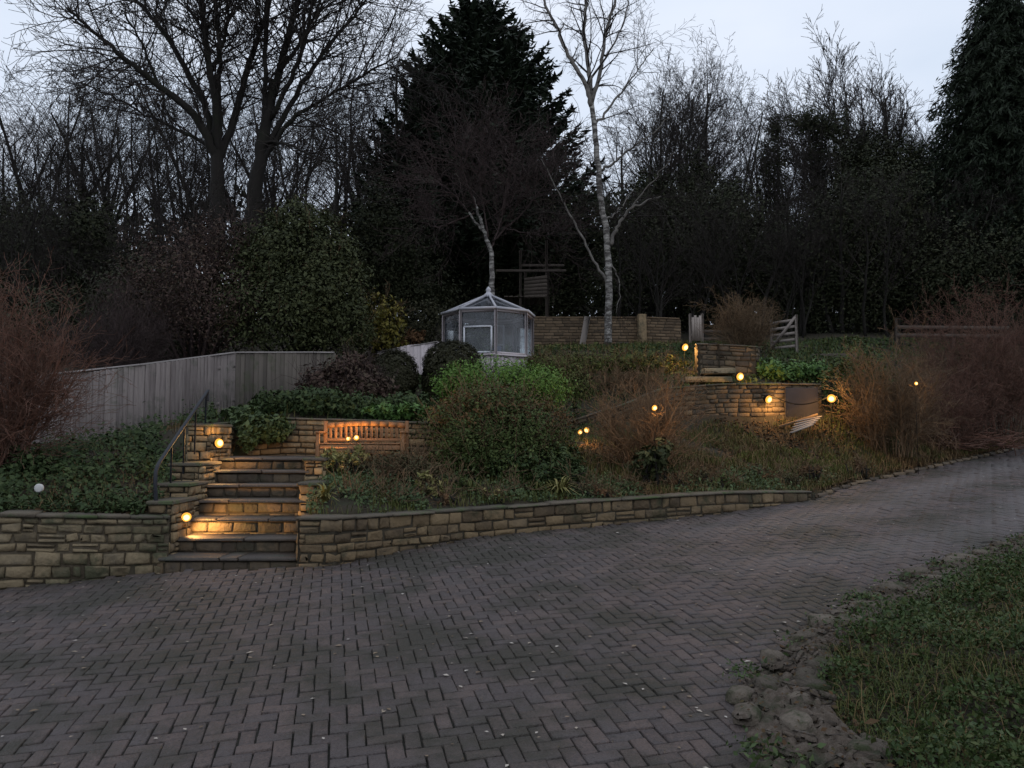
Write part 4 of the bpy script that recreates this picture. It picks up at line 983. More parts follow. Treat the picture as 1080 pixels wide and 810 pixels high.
def pl(pts, Y, dy=0.0): return [at(x, y, Y + dy * i / max(1, len(pts) - 1)) for i, (x, y) in enumerate(pts)]
BIGP = dict(n=[5, 4, 3], kids=[5, 4], taper=[.35, .4, .5], wob=.12, up=[.05, .04, .03], bare=[.15, .1, .1], ang=(25, 60), rr=.55, lr=.5, rmin=.0075, per_m=5.0, len=1.45)
limbs = [(pl([(229, 265), (230, 197), (229, 160), (231, 120), (228, 80)], YB), .29, .09, 0),
 (pl([(230, 172), (207, 120), (167, 90), (133, 63), (95, 30), (70, 8)], YB, -2.5), 0.152, .03, 1), (pl([(229, 165), (217, 110), (197, 73), (173, 33), (143, 0), (115, -40)], YB, 1), 0.144, .04, 1),
 (pl([(229, 165), (228, 110), (217, 50), (213, 0), (205, -60)], YB, -1), 0.144, .06, 1), (pl([(229, 175), (248, 122), (263, 67), (277, 27), (290, -20), (296, -70)], YB, 1.5), 0.137, .04, 1),
 (pl([(222, 155), (195, 140), (160, 125), (118, 100), (85, 88)], YB, 1.5), 0.068, .02, 1), (pl([(225, 75), (240, 30), (245, -30)], YB, -1), 0.076, .03, 1), (pl([(167, 90), (150, 45), (128, 10)], YB - 1, -1), 0.053, .02, 1), (pl([(230, 120), (232, 60), (228, -10)], YB, 2), 0.091, .04, 1)]
guided('forked_tree', 'big bare forked tree rising above the dark shrubs, left trunk', 'tree', limbs, at(229, 255, YB), M_bark, M_twig, np.random.default_rng(31), BIGP, dens=1.3)
limbs = [(pl([(266, 275), (268, 207), (275, 160), (282, 120), (289, 85)], YB + .4), .32, .10, 0),
 (pl([(277, 155), (290, 93), (307, 27), (317, -10), (322, -60)], YB + .4, 1), 0.152, .06, 1), (pl([(274, 175), (307, 123), (333, 110), (360, 93), (395, 72), (420, 60)], YB + .4, -1.5), 0.091, .025, 1),
 (pl([(276, 165), (320, 87), (350, 43), (378, 12), (400, -20)], YB + .4, 2), 0.099, .03, 1), (pl([(277, 150), (300, 150), (330, 165), (355, 172)], YB + .4, -2), 0.053, .02, 1),
 (pl([(279, 140), (280, 60), (283, 10), (280, -50)], YB + .4, -1), 0.091, .04, 1), (pl([(295, 75), (330, 25), (345, -25)], YB + .6, 1), 0.068, .03, 1), (pl([(286, 125), (318, 60), (330, 0), (338, -50)], YB + .4, -2), 0.084, .03, 1)]
guided('forked_tree', 'big bare tree beside the forked one, leaning right trunk', 'tree', limbs, at(267, 265, YB + .4), M_bark, M_twig, np.random.default_rng(32), BIGP, dens=1.3)
# birch
BP = dict(n=[6, 4, 3], kids=[5, 3], taper=[.3, .4, .5], wob=.10, up=[-.02, -.07, -.12], bare=[.2, .1, .1], ang=(25, 55), rr=.5, lr=.5, rmin=.0045, per_m=2.6, len=.85)
YB2 = 24.3
limbs = [(pl([(641, 372), (642, 300), (640, 250), (633, 205), (629, 150), (624, 110)], YB2), .125, .08, 0),
 (pl([(624, 112), (618, 88), (600, 60), (588, 30), (575, 5), (566, -25)], YB2, -.5), .085, .03, 1), (pl([(624, 112), (622, 80), (616, 40), (618, 0), (620, -30)], YB2, .6), .085, .04, 1),
 (pl([(624, 108), (634, 75), (637, 40), (648, 5), (655, -25)], YB2, -.8), .075, .03, 1), (pl([(627, 132), (650, 105), (672, 75), (690, 50)], YB2, .8), .05, .012, 1),
 (pl([(634, 180), (650, 170), (666, 155), (690, 140), (712, 118)], YB2, -.8), .05, .012, 1), (pl([(644, 258), (650, 240), (662, 222), (680, 212), (697, 207)], YB2, -.6), .07, .02, 1), (pl([(662, 222), (690, 190), (712, 160)], YB2 - .3, -.8), .03, .01, 1),
 (pl([(640, 300), (624, 270), (606, 235), (590, 205), (570, 165)], YB2, -.8), .05, .015, 1), (pl([(637, 232), (650, 225), (668, 200)], YB2, .7), .035, .012, 1), (pl([(643, 275), (655, 300), (650, 330)], YB2, -.3), .025, .01, 1), (pl([(618, 90), (640, 60), (660, 20), (664, -10)], YB2, 1), .05, .015, 1)]
guided('silver_birch', 'tall silver birch with white trunk beside the brick wall', 'tree', limbs, at(641, 366, YB2), M_birch, M_twig, np.random.default_rng(33), BP, dens=1.4, mtt=M_birchlimb)
# purple twiggy tree behind greenhouse
PP = dict(n=[5, 4, 3], kids=[6, 4], taper=[.35, .4, .5], wob=.12, up=[.03, .0, -.02], bare=[.1, .1, .1], ang=(25, 65), rr=.55, lr=.55, rmin=.006, per_m=8.0, len=1.15)
limbs = [(pl([(519, 345), (519, 300), (518, 262), (509, 240), (503, 222), (499, 205)], 24.6), .11, .03, 0), (pl([(512, 248), (494, 224), (484, 212)], 24.6), .045, .022, 0), (pl([(502, 220), (488, 180), (480, 150)], 24.6, -1), .03, .012, 1), (pl([(494, 224), (470, 196), (452, 180)], 24.4, -1), .03, .012, 1),
 (pl([(518, 262), (528, 235), (535, 190), (545, 140)], 24.6, 1), .035, .012, 1), (pl([(520, 255), (550, 225), (575, 195), (590, 165)], 24.6, -.5), .032, .012, 1), (pl([(515, 250), (505, 190), (508, 140)], 24.6, .8), .032, .012, 1), (pl([(500, 225), (465, 240), (445, 235)], 24.6, .8), .03, .012, 1), (pl([(530, 240), (570, 250), (600, 240)], 24.6, .8), .03, .012, 1)]
guided('ornamental_tree', 'pale-stemmed tree with dense purplish twigs behind the greenhouse', 'tree', limbs, at(519, 345, 24.6), M_birch, M_purpletwig, np.random.default_rng(34), PP, mtt=M_purpletwig)
# skyline trees with broad crowns on the right
FANP = dict(n=[7, 6, 5, 3, 3], kids=[17, 9, 6, 3], taper=[.25, .3, .4, .5, .6], wob=.07, up=[.02, .09, .07, .05, .03], bare=[.22, .15, .1, .1], ang=(22, 46), rr=.55, lr=.5, rmin=.009)
for (px, Y, ty, r, lab) in ((955, 36, 36, .28, 'large round-headed bare tree on the right skyline, left of the conifer'), (905, 40, 70, .2, 'bare fan-shaped tree between ivy trunks and the round-headed tree'), (718, 38, 62, .2, 'bare upright tree on the skyline just right of the birch')):
    l = wood_loc(px, Y); w_ = at(px, ty, Y)[2] - l[2]; ft = bare_tree('bare_tree', lab, l, w_ * .7, r, np.random.default_rng(int(px)), P=FANP); k_ = w_ / crown_height(ft); ft.scale = (min(1.15, k_), min(1.15, k_), k_)

tag(obj('far_wood', FAR_WOOD, L_dark), 'dark distant wood closing the top of the slope', 'wood', kind='stuff')
# --- conifers
def conifer(label, px, Y, top, half, low, rng, n_br, droop=.0, tip_up=.25, gname='conifer', spray=(.55, .12), round_=.8, layers=0):
    loc = wood_loc(px, Y); H = at(px, top, Y)[2] - loc[2]; root = thing(gname, label, 'tree', loc)
    m = MB(); m.tube([loc - (0, 0, .4), loc + (0, 0, H * .5), loc + (0, 0, H * .97)], [.38, .22, .03], 9); obj('trunk', m, M_bark, root)
    C, A, N, Sz, seg = [], [], [], [], []
    for i in range(n_br):
        u = rng.random() ** .75; h = low + (H - low) * (1 - u)
        if layers: h = low + (H - low) * (np.floor((h - low) / (H - low) * layers + rng.normal(0, .16)) + .5) / layers; h = min(max(h, low), low + (H - low) * .985)
        f_ = 1 - (h - low) / (H - low)
        R = half * (f_ ** round_) * rng.uniform(.5, 1.2) + .18; a = rng.uniform(0, 2 * math.pi); o = np.array((math.cos(a), math.sin(a), 0))
        k = max(6, int(R * 9)); t = np.linspace(.12, 1, k)
        zc = h + R * (-.18 * t * (1 + droop * 3) + tip_up * t ** 2.2 * .55)
        P_ = loc + o[None] * (R * t)[:, None] + np.stack((np.zeros(k), np.zeros(k), zc), 1)
        seg += [(*P_[j], *P_[j + 1], .02 * (1 - t[j]) + .006, .006) for j in range(k - 1)]
        sidev = np.array((-o[1], o[0], 0))
        for sgn in (-1, 1, 0):
            off = rng.uniform(.0, .22, k)[:, None] * (1.15 - t)[:, None] * max(.6, R * .5)
            C.append(P_ + sidev[None] * sgn * off + rng.normal(0, .06, (k, 3)) - np.array((0, 0, 1)) * (droop * rng.uniform(0, .5, k)[:, None]))
            A.append(o[None] * .8 + sidev[None] * sgn * .7 + np.array((0, 0, tip_up * .5 - droop * 1.8))[None] + np.zeros((k, 3)))
            N.append(np.tile(np.array((0, 0, 1.)), (k, 1)) if droop < .3 else rng.normal(size=(k, 3)))
            Sz.append(np.full(k, spray[0]) * (1.05 - .1 * t))
    C, A, N, Sz = map(np.concatenate, (C, A, N, Sz))
    m = MB(); m.leaves(C, Sz, rng, aspect=spray[1] / spray[0] * 1.6, nrm=N, bias=.55, axis=A, fold=-.2)
    obj('crown', m, L_conifer, root); m = MB(); m.segs(seg, 3); obj('branches', m, M_bark, root)
    return root
conifer('tall dark conifer with ragged upswept branches behind the greenhouse', 505, 36.0, 0, 6.0, .6, np.random.default_rng(41), 1500, tip_up=1.0, layers=26, round_=.58, spray=(.42, .08))
conifer('tall weeping dark conifer at the right edge of the garden', 1066, 29.0, -30, 4.3, .3, np.random.default_rng(42), 3600, droop=.45, tip_up=-.1, spray=(.27, .032), round_=.6)

# --- dark evergreen understorey: each clump its own object
def leafy(name, label, cat, lumps_px, Y, n, mt, size, rng, depth=.8, shell=.5, k=14, spread=.16, rag=.14, stem=True, group=None, aspect=.5, base_px=None, stem_mat=None, twigs=0, bias=.5):
    """lumps_px: (px, py, half width px, half height px, depth offset)"""
    s_ = Y / F; L = []
    for (px, py, hw, hh, dy) in lumps_px: c = at(px, py, Y + dy); L.append((c[0], c[1], c[2], hw * s_, (hw if hh > 1.8 * hw else max(hw, hh)) * s_ * depth, hh * s_))
    L = np.array(L); bx = L[:, 0].mean(); by_ = L[:, 1].mean(); b = np.array((bx, by_, gz(bx, by_))); root = thing(name, label, cat, b, group)
    C, D = lump_cloud(L, n, rng, shell, k, spread, rag)
    g = ground(C[:, 0], C[:, 1]); ok = C[:, 2] > g - .02; C, D = C[ok], D[ok]
    m = MB(); m.leaves(C, size, rng, aspect, nrm=D + np.array((0, 0, .5)), bias=bias); obj('foliage', m, mt, root)
    if stem:
        m = MB()
        for (cx, cy_, cz, rx, ry, rz) in L:
            for q in range(5):
                e = np.array((cx + rng.normal(0, rx * .45), cy_ + rng.normal(0, ry * .4), cz + rz * rng.uniform(.1, .75))); st_ = b + np.array((rng.normal(0, .12), rng.normal(0, .12), -.15)); mid = (st_ + e) / 2 + rng.normal(0, rx * .12, 3)
                m.tube([st_, mid, e], [.03 + rx * .014, .02 + rx * .008, .006], 5)
        obj('stems', m, stem_mat or M_bark, root)
    if twigs:
        S = []
        for q in range(twigs):
            i = rng.integers(len(C)); d = D[i] + np.array((0, 0, .6)) + rng.normal(0, .3, 3); d /= np.linalg.norm(d); grow(S, C[i] - d * .15, d, .006, rng.uniform(.2, .55), 0, rng, dict(n=[3, 2], kids=[2], taper=[.5, .5], wob=.15, up=[.05, .02], bare=[.2], ang=(25, 60), rr=.6, lr=.6, rmin=.003))
        m = MB(); m.segs(np.array(S)[:, :8], 3); obj('twigs', m, stem_mat or M_browntwig, root)
    return root
UND = [  # label, lumps, depth, count
 ('dark evergreen undergrowth at the far left edge of the wood', [(10, 250, 50, 45, 0), (60, 285, 45, 60, 0), (-40, 270, 50, 70, 0)], 26, 7000),
 ('dark green conifer-like bush left of the purple shrub', [(95, 250, 32, 42, 0), (80, 300, 45, 50, 0), (110, 330, 40, 40, -1)], 23.5, 7000),
 ('dark thicket between the big shrub and the tall conifer', [(400, 235, 28, 45, 0), (425, 270, 35, 45, 0), (385, 290, 30, 45, 0), (440, 310, 40, 40, 0)], 28, 8000),
 ('dark evergreen mass under the tall conifer', [(470, 270, 45, 60, 0), (540, 260, 55, 65, 0), (590, 250, 40, 70, 0), (500, 320, 60, 40, 0), (600, 310, 45, 40, 0), (580, 330, 50, 26, -.5), (640, 325, 40, 28, -.5)], 33.5, 12000),
 ('dark holly thicket right behind the birch trunk', [(660, 240, 35, 45, 0), (690, 280, 45, 50, 0), (650, 300, 40, 45, 0), (725, 250, 35, 50, 0)], 31, 10000),
 ('dark ivy thicket behind the picket gate', [(745, 270, 40, 60, 0), (775, 235, 30, 45, 0), (790, 300, 45, 50, 0), (750, 320, 40, 35, 0)], 30, 9000),
 ('dark thicket behind the five-barred gate', [(830, 290, 40, 60, 0), (860, 260, 35, 55, 0), (840, 330, 50, 40, 0)], 29, 9000),
 ('dark thicket left of the weeping conifer', [(905, 250, 42, 65, 0), (940, 220, 40, 60, 0), (900, 315, 55, 45, 0), (960, 290, 50, 60, 0)], 28.5, 11000),
 ('tall ivy-smothered thicket right of the birch', [(735, 205, 16, 50, 0), (760, 225, 22, 40, 0), (705, 225, 22, 45, 0), (680, 215, 18, 40, 0)], 32, 7000),
 ('tall ivy-smothered thicket between the ivy trees and the weeping conifer', [(925, 205, 26, 60, 0), (950, 190, 22, 55, 0), (900, 200, 20, 50, 0), (975, 210, 22, 60, 0)], 31, 9000),
 ('dark undergrowth at the foot of the weeping conifer', [(1010, 290, 55, 55, 0), (1060, 300, 60, 60, 0), (1110, 270, 60, 90, 0)], 26.8, 9000),
 ('dark evergreen bush on the bank above the long fence', [(150, 320, 45, 45, 0), (200, 345, 50, 30, 0), (60, 350, 60, 45, 0)], 21, 6000)]
for i, (lab, lp_, Y, n) in enumerate(UND):
    leafy('evergreen_thicket', lab, 'undergrowth', lp_, Y, int(n * 3.6), L_dark, .10, np.random.default_rng(200 + i), shell=.8, spread=.2, rag=.2, aspect=.55)
# ivy-clad trunks
for i, (lab, px, Y, pts) in enumerate([('ivy-covered trunk with bare top on the skyline, left of the arched pair', 818, 34, [(818, 300, 19, 50, 0), (817, 220, 15, 48, 0), (818, 165, 12, 42, 0), (806, 172, 8, 26, 0), (818, 135, 6, 16, 0)]),
        ('ivy-covered tree with bushy head over a thin trunk', 864, 34.5, [(864, 290, 14, 50, 0), (866, 215, 9, 45, 0), (862, 165, 10, 30, 0), (850, 128, 20, 14, 0), (868, 135, 18, 14, 0)]),
        ('leaning ivy-covered tree with dense brown-green head', 905, 33.5, [(912, 290, 30, 50, 0), (905, 215, 22, 45, 0), (895, 160, 18, 30, 0), (885, 133, 14, 16, 0), (912, 150, 14, 20, 0)])]):
    leafy('ivy_tree', lab, 'tree', pts, Y, 15000, L_dark, .10, np.random.default_rng(230 + i), shell=.8, spread=.22, rag=.22)
# --- named shrubs
leafy('large_shrub', 'large glossy evergreen shrub overhanging the fence corner', 'shrub', [(318, 278, 58, 54, 0), (344, 318, 44, 52, -.3), (288, 268, 42, 34, .3), (305, 332, 60, 42, -.4), (352, 275, 28, 30, 0), (266, 318, 38, 46, 0), (318, 234, 34, 22, .1), (372, 345, 22, 30, -.4)], 18.8, 48000, L_shrub, .082, np.random.default_rng(51), shell=.45, spread=.14, rag=.16, aspect=.5, twigs=150)
leafy('purple_shrub', 'dull purple twiggy shrub left of the glossy evergreen', 'shrub', [(195, 290, 62, 52, 0), (235, 265, 45, 40, .2), (160, 320, 45, 40, 0), (230, 325, 55, 45, -.4)], 18.6, 19000, L_purple, .062, np.random.default_rng(52), shell=.6, spread=.16, rag=.16, twigs=900, stem_mat=M_purpletwig)
leafy('yellow_shrub', 'yellow-green upright shrub beside the glossy evergreen', 'shrub', [(404, 335, 22, 22, 0), (408, 355, 22, 22, 0), (395, 362, 20, 18, 0)], 19.6, 3200, L_yellow, .10, np.random.default_rng(53), twigs=120)
leafy('dark_bush', 'dull dark rounded bush left of the greenhouse roof', 'bush', [(452, 342, 22, 26, 0), (440, 355, 18, 22, 0)], 22.5, 3500, L_box, .08, np.random.default_rng(54), shell=.3, rag=.05)
leafy('clipped_bush', 'clipped dome bush standing in front of the greenhouse', 'bush', [(477, 385, 31, 26, 0), (475, 400, 30, 26, 0), (468, 412, 22, 20, 0)], 16.8, 60000, L_box, .042, np.random.default_rng(55), shell=.14, spread=.04, rag=.015, aspect=.75, bias=.78)
leafy('clipped_bush', 'smaller dark rounded bush left of the clipped dome', 'bush', [(416, 397, 25, 28, 0), (408, 412, 24, 20, 0)], 16.6, 44000, L_box, .042, np.random.default_rng(56), shell=.18, spread=.05, rag=.02, aspect=.75, bias=.75)
leafy('dead_hydrangea', 'faded flower heads on a low shrub by the pale side fence', 'shrub', [(438, 353, 10, 7, 0), (432, 360, 9, 7, 0)], 19.9, 500, L_brownleaf, .1, np.random.default_rng(57))
leafy('dark_shrub_bed', 'low dark purple-brown shrub against the dark fence run', 'shrub', [(370, 395, 28, 20, 0), (345, 408, 30, 18, 0), (385, 412, 28, 16, -.4)], 15.6, 6500, L_purple, .085, np.random.default_rng(58), twigs=350, stem_mat=M_purpletwig)
leafy('low_evergreen', 'low dark evergreen bed on top of the bench wall', 'shrub', [(330, 425, 40, 14, 0), (380, 430, 40, 13, 0), (295, 425, 30, 12, 0), (430, 428, 30, 12, 0)], 13.6, 9000, L_bank, .075, np.random.default_rng(59), stem=False)
leafy('leafy_clump', 'bright green leaf clump on the wall behind the bench', 'plant', [(410, 434, 28, 7, 0), (437, 434, 16, 8, 0)], 13.2, 1500, L_patch, .085, np.random.default_rng(60), stem=False)
leafy('hanging_ivy', 'ivy clump spilling over the terrace wall beside the upper light', 'ivy', [(262, 446, 20, 11, .1), (278, 450, 26, 13, -.1), (262, 462, 10, 12, -.25), (290, 453, 14, 12, -.15), (255, 436, 22, 8, .6)], 12.55, 5200, L_ivy, .085, np.random.default_rng(61), stem=False, depth=.45)
leafy('central_shrub', 'big rounded evergreen shrub in the middle of the garden', 'shrub', [(522, 455, 66, 44, 0), (500, 470, 50, 40, -.2), (558, 470, 46, 40, 0), (522, 430, 42, 24, .2), (540, 490, 58, 26, -.2)], 12.3, 42000, L_rhodo, .046, np.random.default_rng(62), shell=.5, spread=.13, rag=.2, twigs=700)
_cs = [o for o in COL.objects if o.name.startswith('central_shrub')][0]; _r = np.random.default_rng(621); _L = []
for (px, py, hw, hh, dy) in [(522, 432, 60, 24, 0), (495, 446, 46, 24, -.2), (558, 446, 44, 24, 0)]: _c = at(px, py, 12.3 + dy); _L.append((*_c, hw * 12.3 / F, hw * 12.3 / F * .8, hh * 12.3 / F))
_C, _D = lump_cloud(_L, 5500, _r, shell=.25, spread=.1, rag=.12); _k = _D[:, 2] > -.1; m = MB(); m.leaves(_C[_k], .04, _r, .5, nrm=_D[_k], bias=.4); obj('brown_tips', m, L_tips, _cs)
leafy('bright_shrub', 'bright green feathery shrub behind the central shrub', 'shrub', [(520, 400, 50, 20, 0), (560, 408, 40, 22, 0), (488, 408, 30, 20, 0)], 15.6, 18000, L_lime, .05, np.random.default_rng(63), shell=.4, rag=.16)
leafy('green_groundcover', 'mid green rambling plants right of the greenhouse', 'plants', [(590, 390, 40, 16, 0), (640, 385, 50, 13, .5), (690, 385, 36, 13, .5), (600, 415, 30, 22, -1), (570, 385, 22, 12, .5)], 19.0, 15000, L_grass, .07, np.random.default_rng(64), stem=False, shell=.8, twigs=500)
leafy('hill_groundcover', 'low green growth along the foot of the brick wall', 'plants', [(600, 372, 45, 6, 0), (670, 372, 50, 6, 0)], 24.4, 5000, L_grass, .09, np.random.default_rng(65), stem=False)
leafy('green_leaf_patch', 'lush patch of bright green leaves above the terrace wall', 'plants', [(828, 392, 26, 10, 0), (855, 392, 24, 10, .2), (810, 388, 14, 9, .4)], 18.0, 3800, L_patch, .10, np.random.default_rng(66), stem=False, shell=.7)
leafy('ivy_bush', 'dark leafy bush hanging below the right end light', 'bush', [(885, 415, 26, 34, 0), (905, 395, 25, 34, .4)], 17.2, 4500, L_rhodo, .075, np.random.default_rng(67), shell=.8)
leafy('dark_low_shrub', 'dark low shrub at the left foot of the central shrub', 'shrub', [(560, 495, 40, 20, 0), (590, 490, 25, 20, .3), (600, 500, 20, 14, 0)], 11.7, 4500, L_bank, .06, np.random.default_rng(68))
leafy('evergreen_sprig', 'small glossy evergreen at the foot of the brown twiggy bush', 'shrub', [(682, 488, 16, 16, 0), (697, 480, 10, 18, 0)], 12.0, 900, L_shrub, .085, np.random.default_rng(69))
leafy('verge_shrub', 'low dark evergreen at the far left below the fence', 'shrub', [(12, 490, 28, 24, 0), (40, 500, 26, 18, -.2), (-10, 505, 30, 20, 0)], 10.6, 6500, L_bank, .075, np.random.default_rng(70))

# bare twig bushes
TP = dict(n=[7, 4, 3, 2], kids=[9, 5, 2], taper=[.35, .4, .5, .6], wob=.15, up=[.02, .02, .01, .0], bare=[.12, .1, .1], ang=(22, 62), rr=.6, lr=.5, rmin=.0028)
def twig_bush(name, label, px, base_y, Y, half, top, stems, rng, mt, fan=.55, P=TP, r=.011, group=None, cat='bush', hh=1.0):
    b = at(px, base_y, Y); b[2] = gz(b[0], b[1]); s_ = Y / F; H = at(px, top, Y)[2] - b[2]; W = half * s_; root = thing(name, label, cat, b, group); S = []
    for i in range(stems):
        a = rng.uniform(0, 2 * math.pi); f_ = math.sqrt(rng.random()); o = np.array((math.cos(a) * f_ * W, math.sin(a) * f_ * W * .8, 0))
        st_ = b + o * (1 - fan) + (0, 0, -.05); e = b + o + np.array((0, 0, H * (1 - .35 * f_ * f_) * rng.uniform(.6, 1.05))); d = e - st_; L = np.linalg.norm(d)
        grow(S, st_, d / L + np.array((0, 0, .25)), r * min(2.6, .45 + rng.gamma(1.6, .38)), L, 0, rng, P)
    S = np.array(S); m = MB(); m.segs(S[S[:, 8] == 0][:, :8], 4); obj('stems', m, mt, root); m = MB(); m.segs(S[S[:, 8] > 0][:, :8], 3); obj('twigs', m, mt, root)
    return root
twig_bush('twig_bush', 'leafless reddish-brown bush at the far left in front of the fence', 0, 505, 10.4, 46, 290, 48, np.random.default_rng(71), M_redtwig, fan=.7)
twig_bush('twig_bush', 'leafless brown bush in mid garden with a lamp behind it', 688, 508, 12.9, 74, 395, 46, np.random.default_rng(72), M_midtwig, fan=.75, P=dict(TP, kids=[7, 4, 2]))
twig_bush('twig_bush', 'tall brown twiggy bush just right of the sagging cable', 938, 462, 16.4, 38, 362, 55, np.random.default_rng(73), M_browntwig, fan=.4)
twig_bush('twig_bush', 'reddish twiggy hedge bush at the right edge below the conifer', 1042, 425, 19.6, 70, 308, 90, np.random.default_rng(74), M_redtwig, fan=.4)
twig_bush('twig_bush', 'low reddish twiggy bush filling the bank at the right', 992, 452, 17.8, 40, 392, 48, np.random.default_rng(75), M_redtwig, fan=.35)
twig_bush('twig_bush', 'vase-shaped brown shrub between the two gates', 786, 368, 21.6, 32, 305, 40, np.random.default_rng(76), M_browntwig, fan=.75, r=.014)
twig_bush('twig_bush', 'thin dry brown bush on the slope above the terrace wall', 660, 430, 17.8, 60, 392, 45, np.random.default_rng(77), M_browntwig, fan=.5)
twig_bush('twig_bush', 'dark purple twiggy growth over the fence top at left', 120, 390, 17.0, 60, 300, 50, np.random.default_rng(78), M_purpletwig, fan=.5)

leafy('low_shrub', 'low greyish shrub hiding the legs of the teak bench', 'shrub', [(395, 491, 26, 10, 0), (425, 490, 26, 12, 0), (440, 498, 22, 14, -.2), (360, 497, 20, 9, 0)], 11.15, 5200, L_greyleaf, .045, np.random.default_rng(79), shell=.7, twigs=160)
# strap-leaved and pale-leaved small plants
def rosette(name, label, px, py, Y, n, L, mt, rng, w=.012, up=.8, cat='plant', group=None):
    b = at(px, py, Y); b[2] = gz(b[0], b[1]); m = MB(); V = []; 
    for i in range(n):
        a = rng.uniform(0, 6.28); l = L * rng.uniform(.6, 1.1); o = np.array((math.cos(a), math.sin(a), 0)); s_ = np.array((-o[1], o[0], 0)) * w; el = rng.uniform(.3, 1.3) * up
        p1 = b + o * l * .45 * math.cos(el) + (0, 0, l * .5 * math.sin(el) + .04); p2 = b + o * l * math.cos(el) + (0, 0, l * (math.sin(el) - .25))
        m.add([b - s_ * .6 + o * .01, b + s_ * .6 + o * .01, p1 + s_, p1 - s_, p2], [np.array([(0, 1, 2, 3)]), np.array([(3, 2, 4)])])
    o = obj(name, m, mt, loc=b); return tag(o, label, cat, group)
rosette('strap_plant', 'spiky strap-leaved plant behind the low wall coping', 590, 519, 11.2, 60, .5, L_pale, np.random.default_rng(81), w=.013)
rosette('strap_plant', 'second spiky plant, left of the strap-leaved one', 566, 521, 11.1, 36, .36, L_grass, np.random.default_rng(82))
rosette('strap_plant', 'grassy tuft behind the wall, right of the pale-leaved plants', 500, 522, 10.8, 70, .4, L_grass, np.random.default_rng(83), w=.007)
rosette('strap_plant', 'yellow-green lily tuft at the wall end by the steps', 343, 533, 9.5, 50, .36, L_pale, np.random.default_rng(84), w=.014, up=1.0)
for i, (lab, px, py, Y, n) in enumerate([('pale-leaved plant beside the top stone pier', 346, 490, 10.9, 420), ('pale yellow-green plant in front of the bench lamps', 374, 488, 11.1, 380), ('mottled pale-leaved plant behind the middle of the low wall', 455, 515, 10.7, 320), ('small variegated plant left of the central shrub', 432, 505, 11.2, 220)]):
    leafy('variegated_plant', lab, 'plant', [(px, py - 2, 17, 12, -.1), (px + 6, py - 8, 10, 9, 0)], Y, n, L_pale, .075, np.random.default_rng(85 + i), stem=True, shell=.8, aspect=.35, bias=.2)

# ------------------------------------------------------------------ ground cover (stuff)
def region(poly_px, n, rng, gap=.16):
    """random ground points inside a pixel-depth quad list of (px,Y) corners"""
    P = np.array([(at(px, 460, Y)[0], Y) for px, Y in poly_px]); lo, hi = P.min(0), P.max(0); out = []
    while sum(map(len, out)) < n:
        q = rng.uniform(lo, hi, (n * 3, 2)); ins = np.zeros(len(q), bool); j = len(P) - 1
        for i in range(len(P)):
            c_ = ((P[i, 1] > q[:, 1]) != (P[j, 1] > q[:, 1])) & (q[:, 0] < (P[j, 0] - P[i, 0]) * (q[:, 1] - P[i, 1]) / (P[j, 1] - P[i, 1] + 1e-12) + P[i, 0]); ins ^= c_; j = i
        q = q[ins]; q = q[(side(UP, q[:, 0], q[:, 1]) > gap) & ~in_steps(q[:, 0], q[:, 1]) & ~in_patio(q[:, 0], q[:, 1])]
        if not len(q): break
        out.append(q)
    q = np.concatenate(out)[:n]; z = ground(q[:, 0], q[:, 1]); return np.c_[q, z]
def patchy(P, rng, sc_=1.2, thr=-.1):
    v = np.sin(P[:, 0] * sc_ * 2.1 + 1) * np.sin(P[:, 1] * sc_ * 1.7) + .6 * np.sin(P[:, 0] * sc_ * 4.3 + P[:, 1] * sc_ * 3.1) + rng.normal(0, .35, len(P)); return P[v > thr]
G = np.random.default_rng(90)
upv = np.array((0, 0, 1.))
m = MB(); P = region([(-260, 8.2), (0, 8.2), (165, 9.1), (195, 10.6), (222, 12.6), (230, 15.4), (180, 14.0), (100, 13.1), (0, 12.2), (-250, 11.5)], 34000, G, .3); P = patchy(P, G, 1.1, -.15)
m.leaves(P + np.c_[np.zeros((len(P), 2)), G.gamma(2, .05, len(P))], .06, G, .6, nrm=np.tile(upv + (0, -.5, 0), (len(P), 1)), bias=.5)
tag(obj('ivy_ground_cover', m, L_bank), 'ivy covering the bank left of the steps', 'ivy', kind='stuff')
m = MB(); P = region([(312, 8.5), (420, 9.0), (520, 9.6), (640, 10.2), (800, 11.3), (880, 11.6), (1000, 13), (940, 15.2), (860, 14), (700, 12.6), (560, 11.4), (450, 11.6), (345, 10.9), (318, 10.6)], 19000, G, .2); P = patchy(P, G, 1.5, .0)
m.leaves(P + np.c_[np.zeros((len(P), 2)), G.gamma(2, .03, len(P))], .045, G, .55, nrm=np.tile(upv + (0, -.5, 0), (len(P), 1)), bias=.5)
tag(obj('bed_ground_cover', m, L_ivy), 'low green leaves filling the bed behind the low wall', 'ground cover', kind='stuff')
m = MB(); P = region([(318, 8.6), (520, 9.6), (640, 10.2), (800, 11.3), (880, 11.6), (980, 13.5), (1080, 16), (1080, 20), (900, 17.2), (860, 16.6), (600, 16.2), (560, 12), (345, 11)], 26000, G)
m.blades(patchy(P, G, 1.1, -.2), .13, G, w=.006, lean=.7); tag(obj('rough_grass', m, L_grass), 'rough grass growing over the garden bank', 'grass', kind='stuff')
m = MB(); P = region([(780, 13.0), (880, 13.2), (900, 15.0), (870, 15.8), (790, 14.8), (740, 13.8)], 14000, G)
m.blades(patchy(P, G, 1.7, -.1), .07, G, w=.006, lean=.9); tag(obj('mossy_lawn', m, L_moss), 'mossy green lawn patch below the terrace wall', 'grass', kind='stuff')
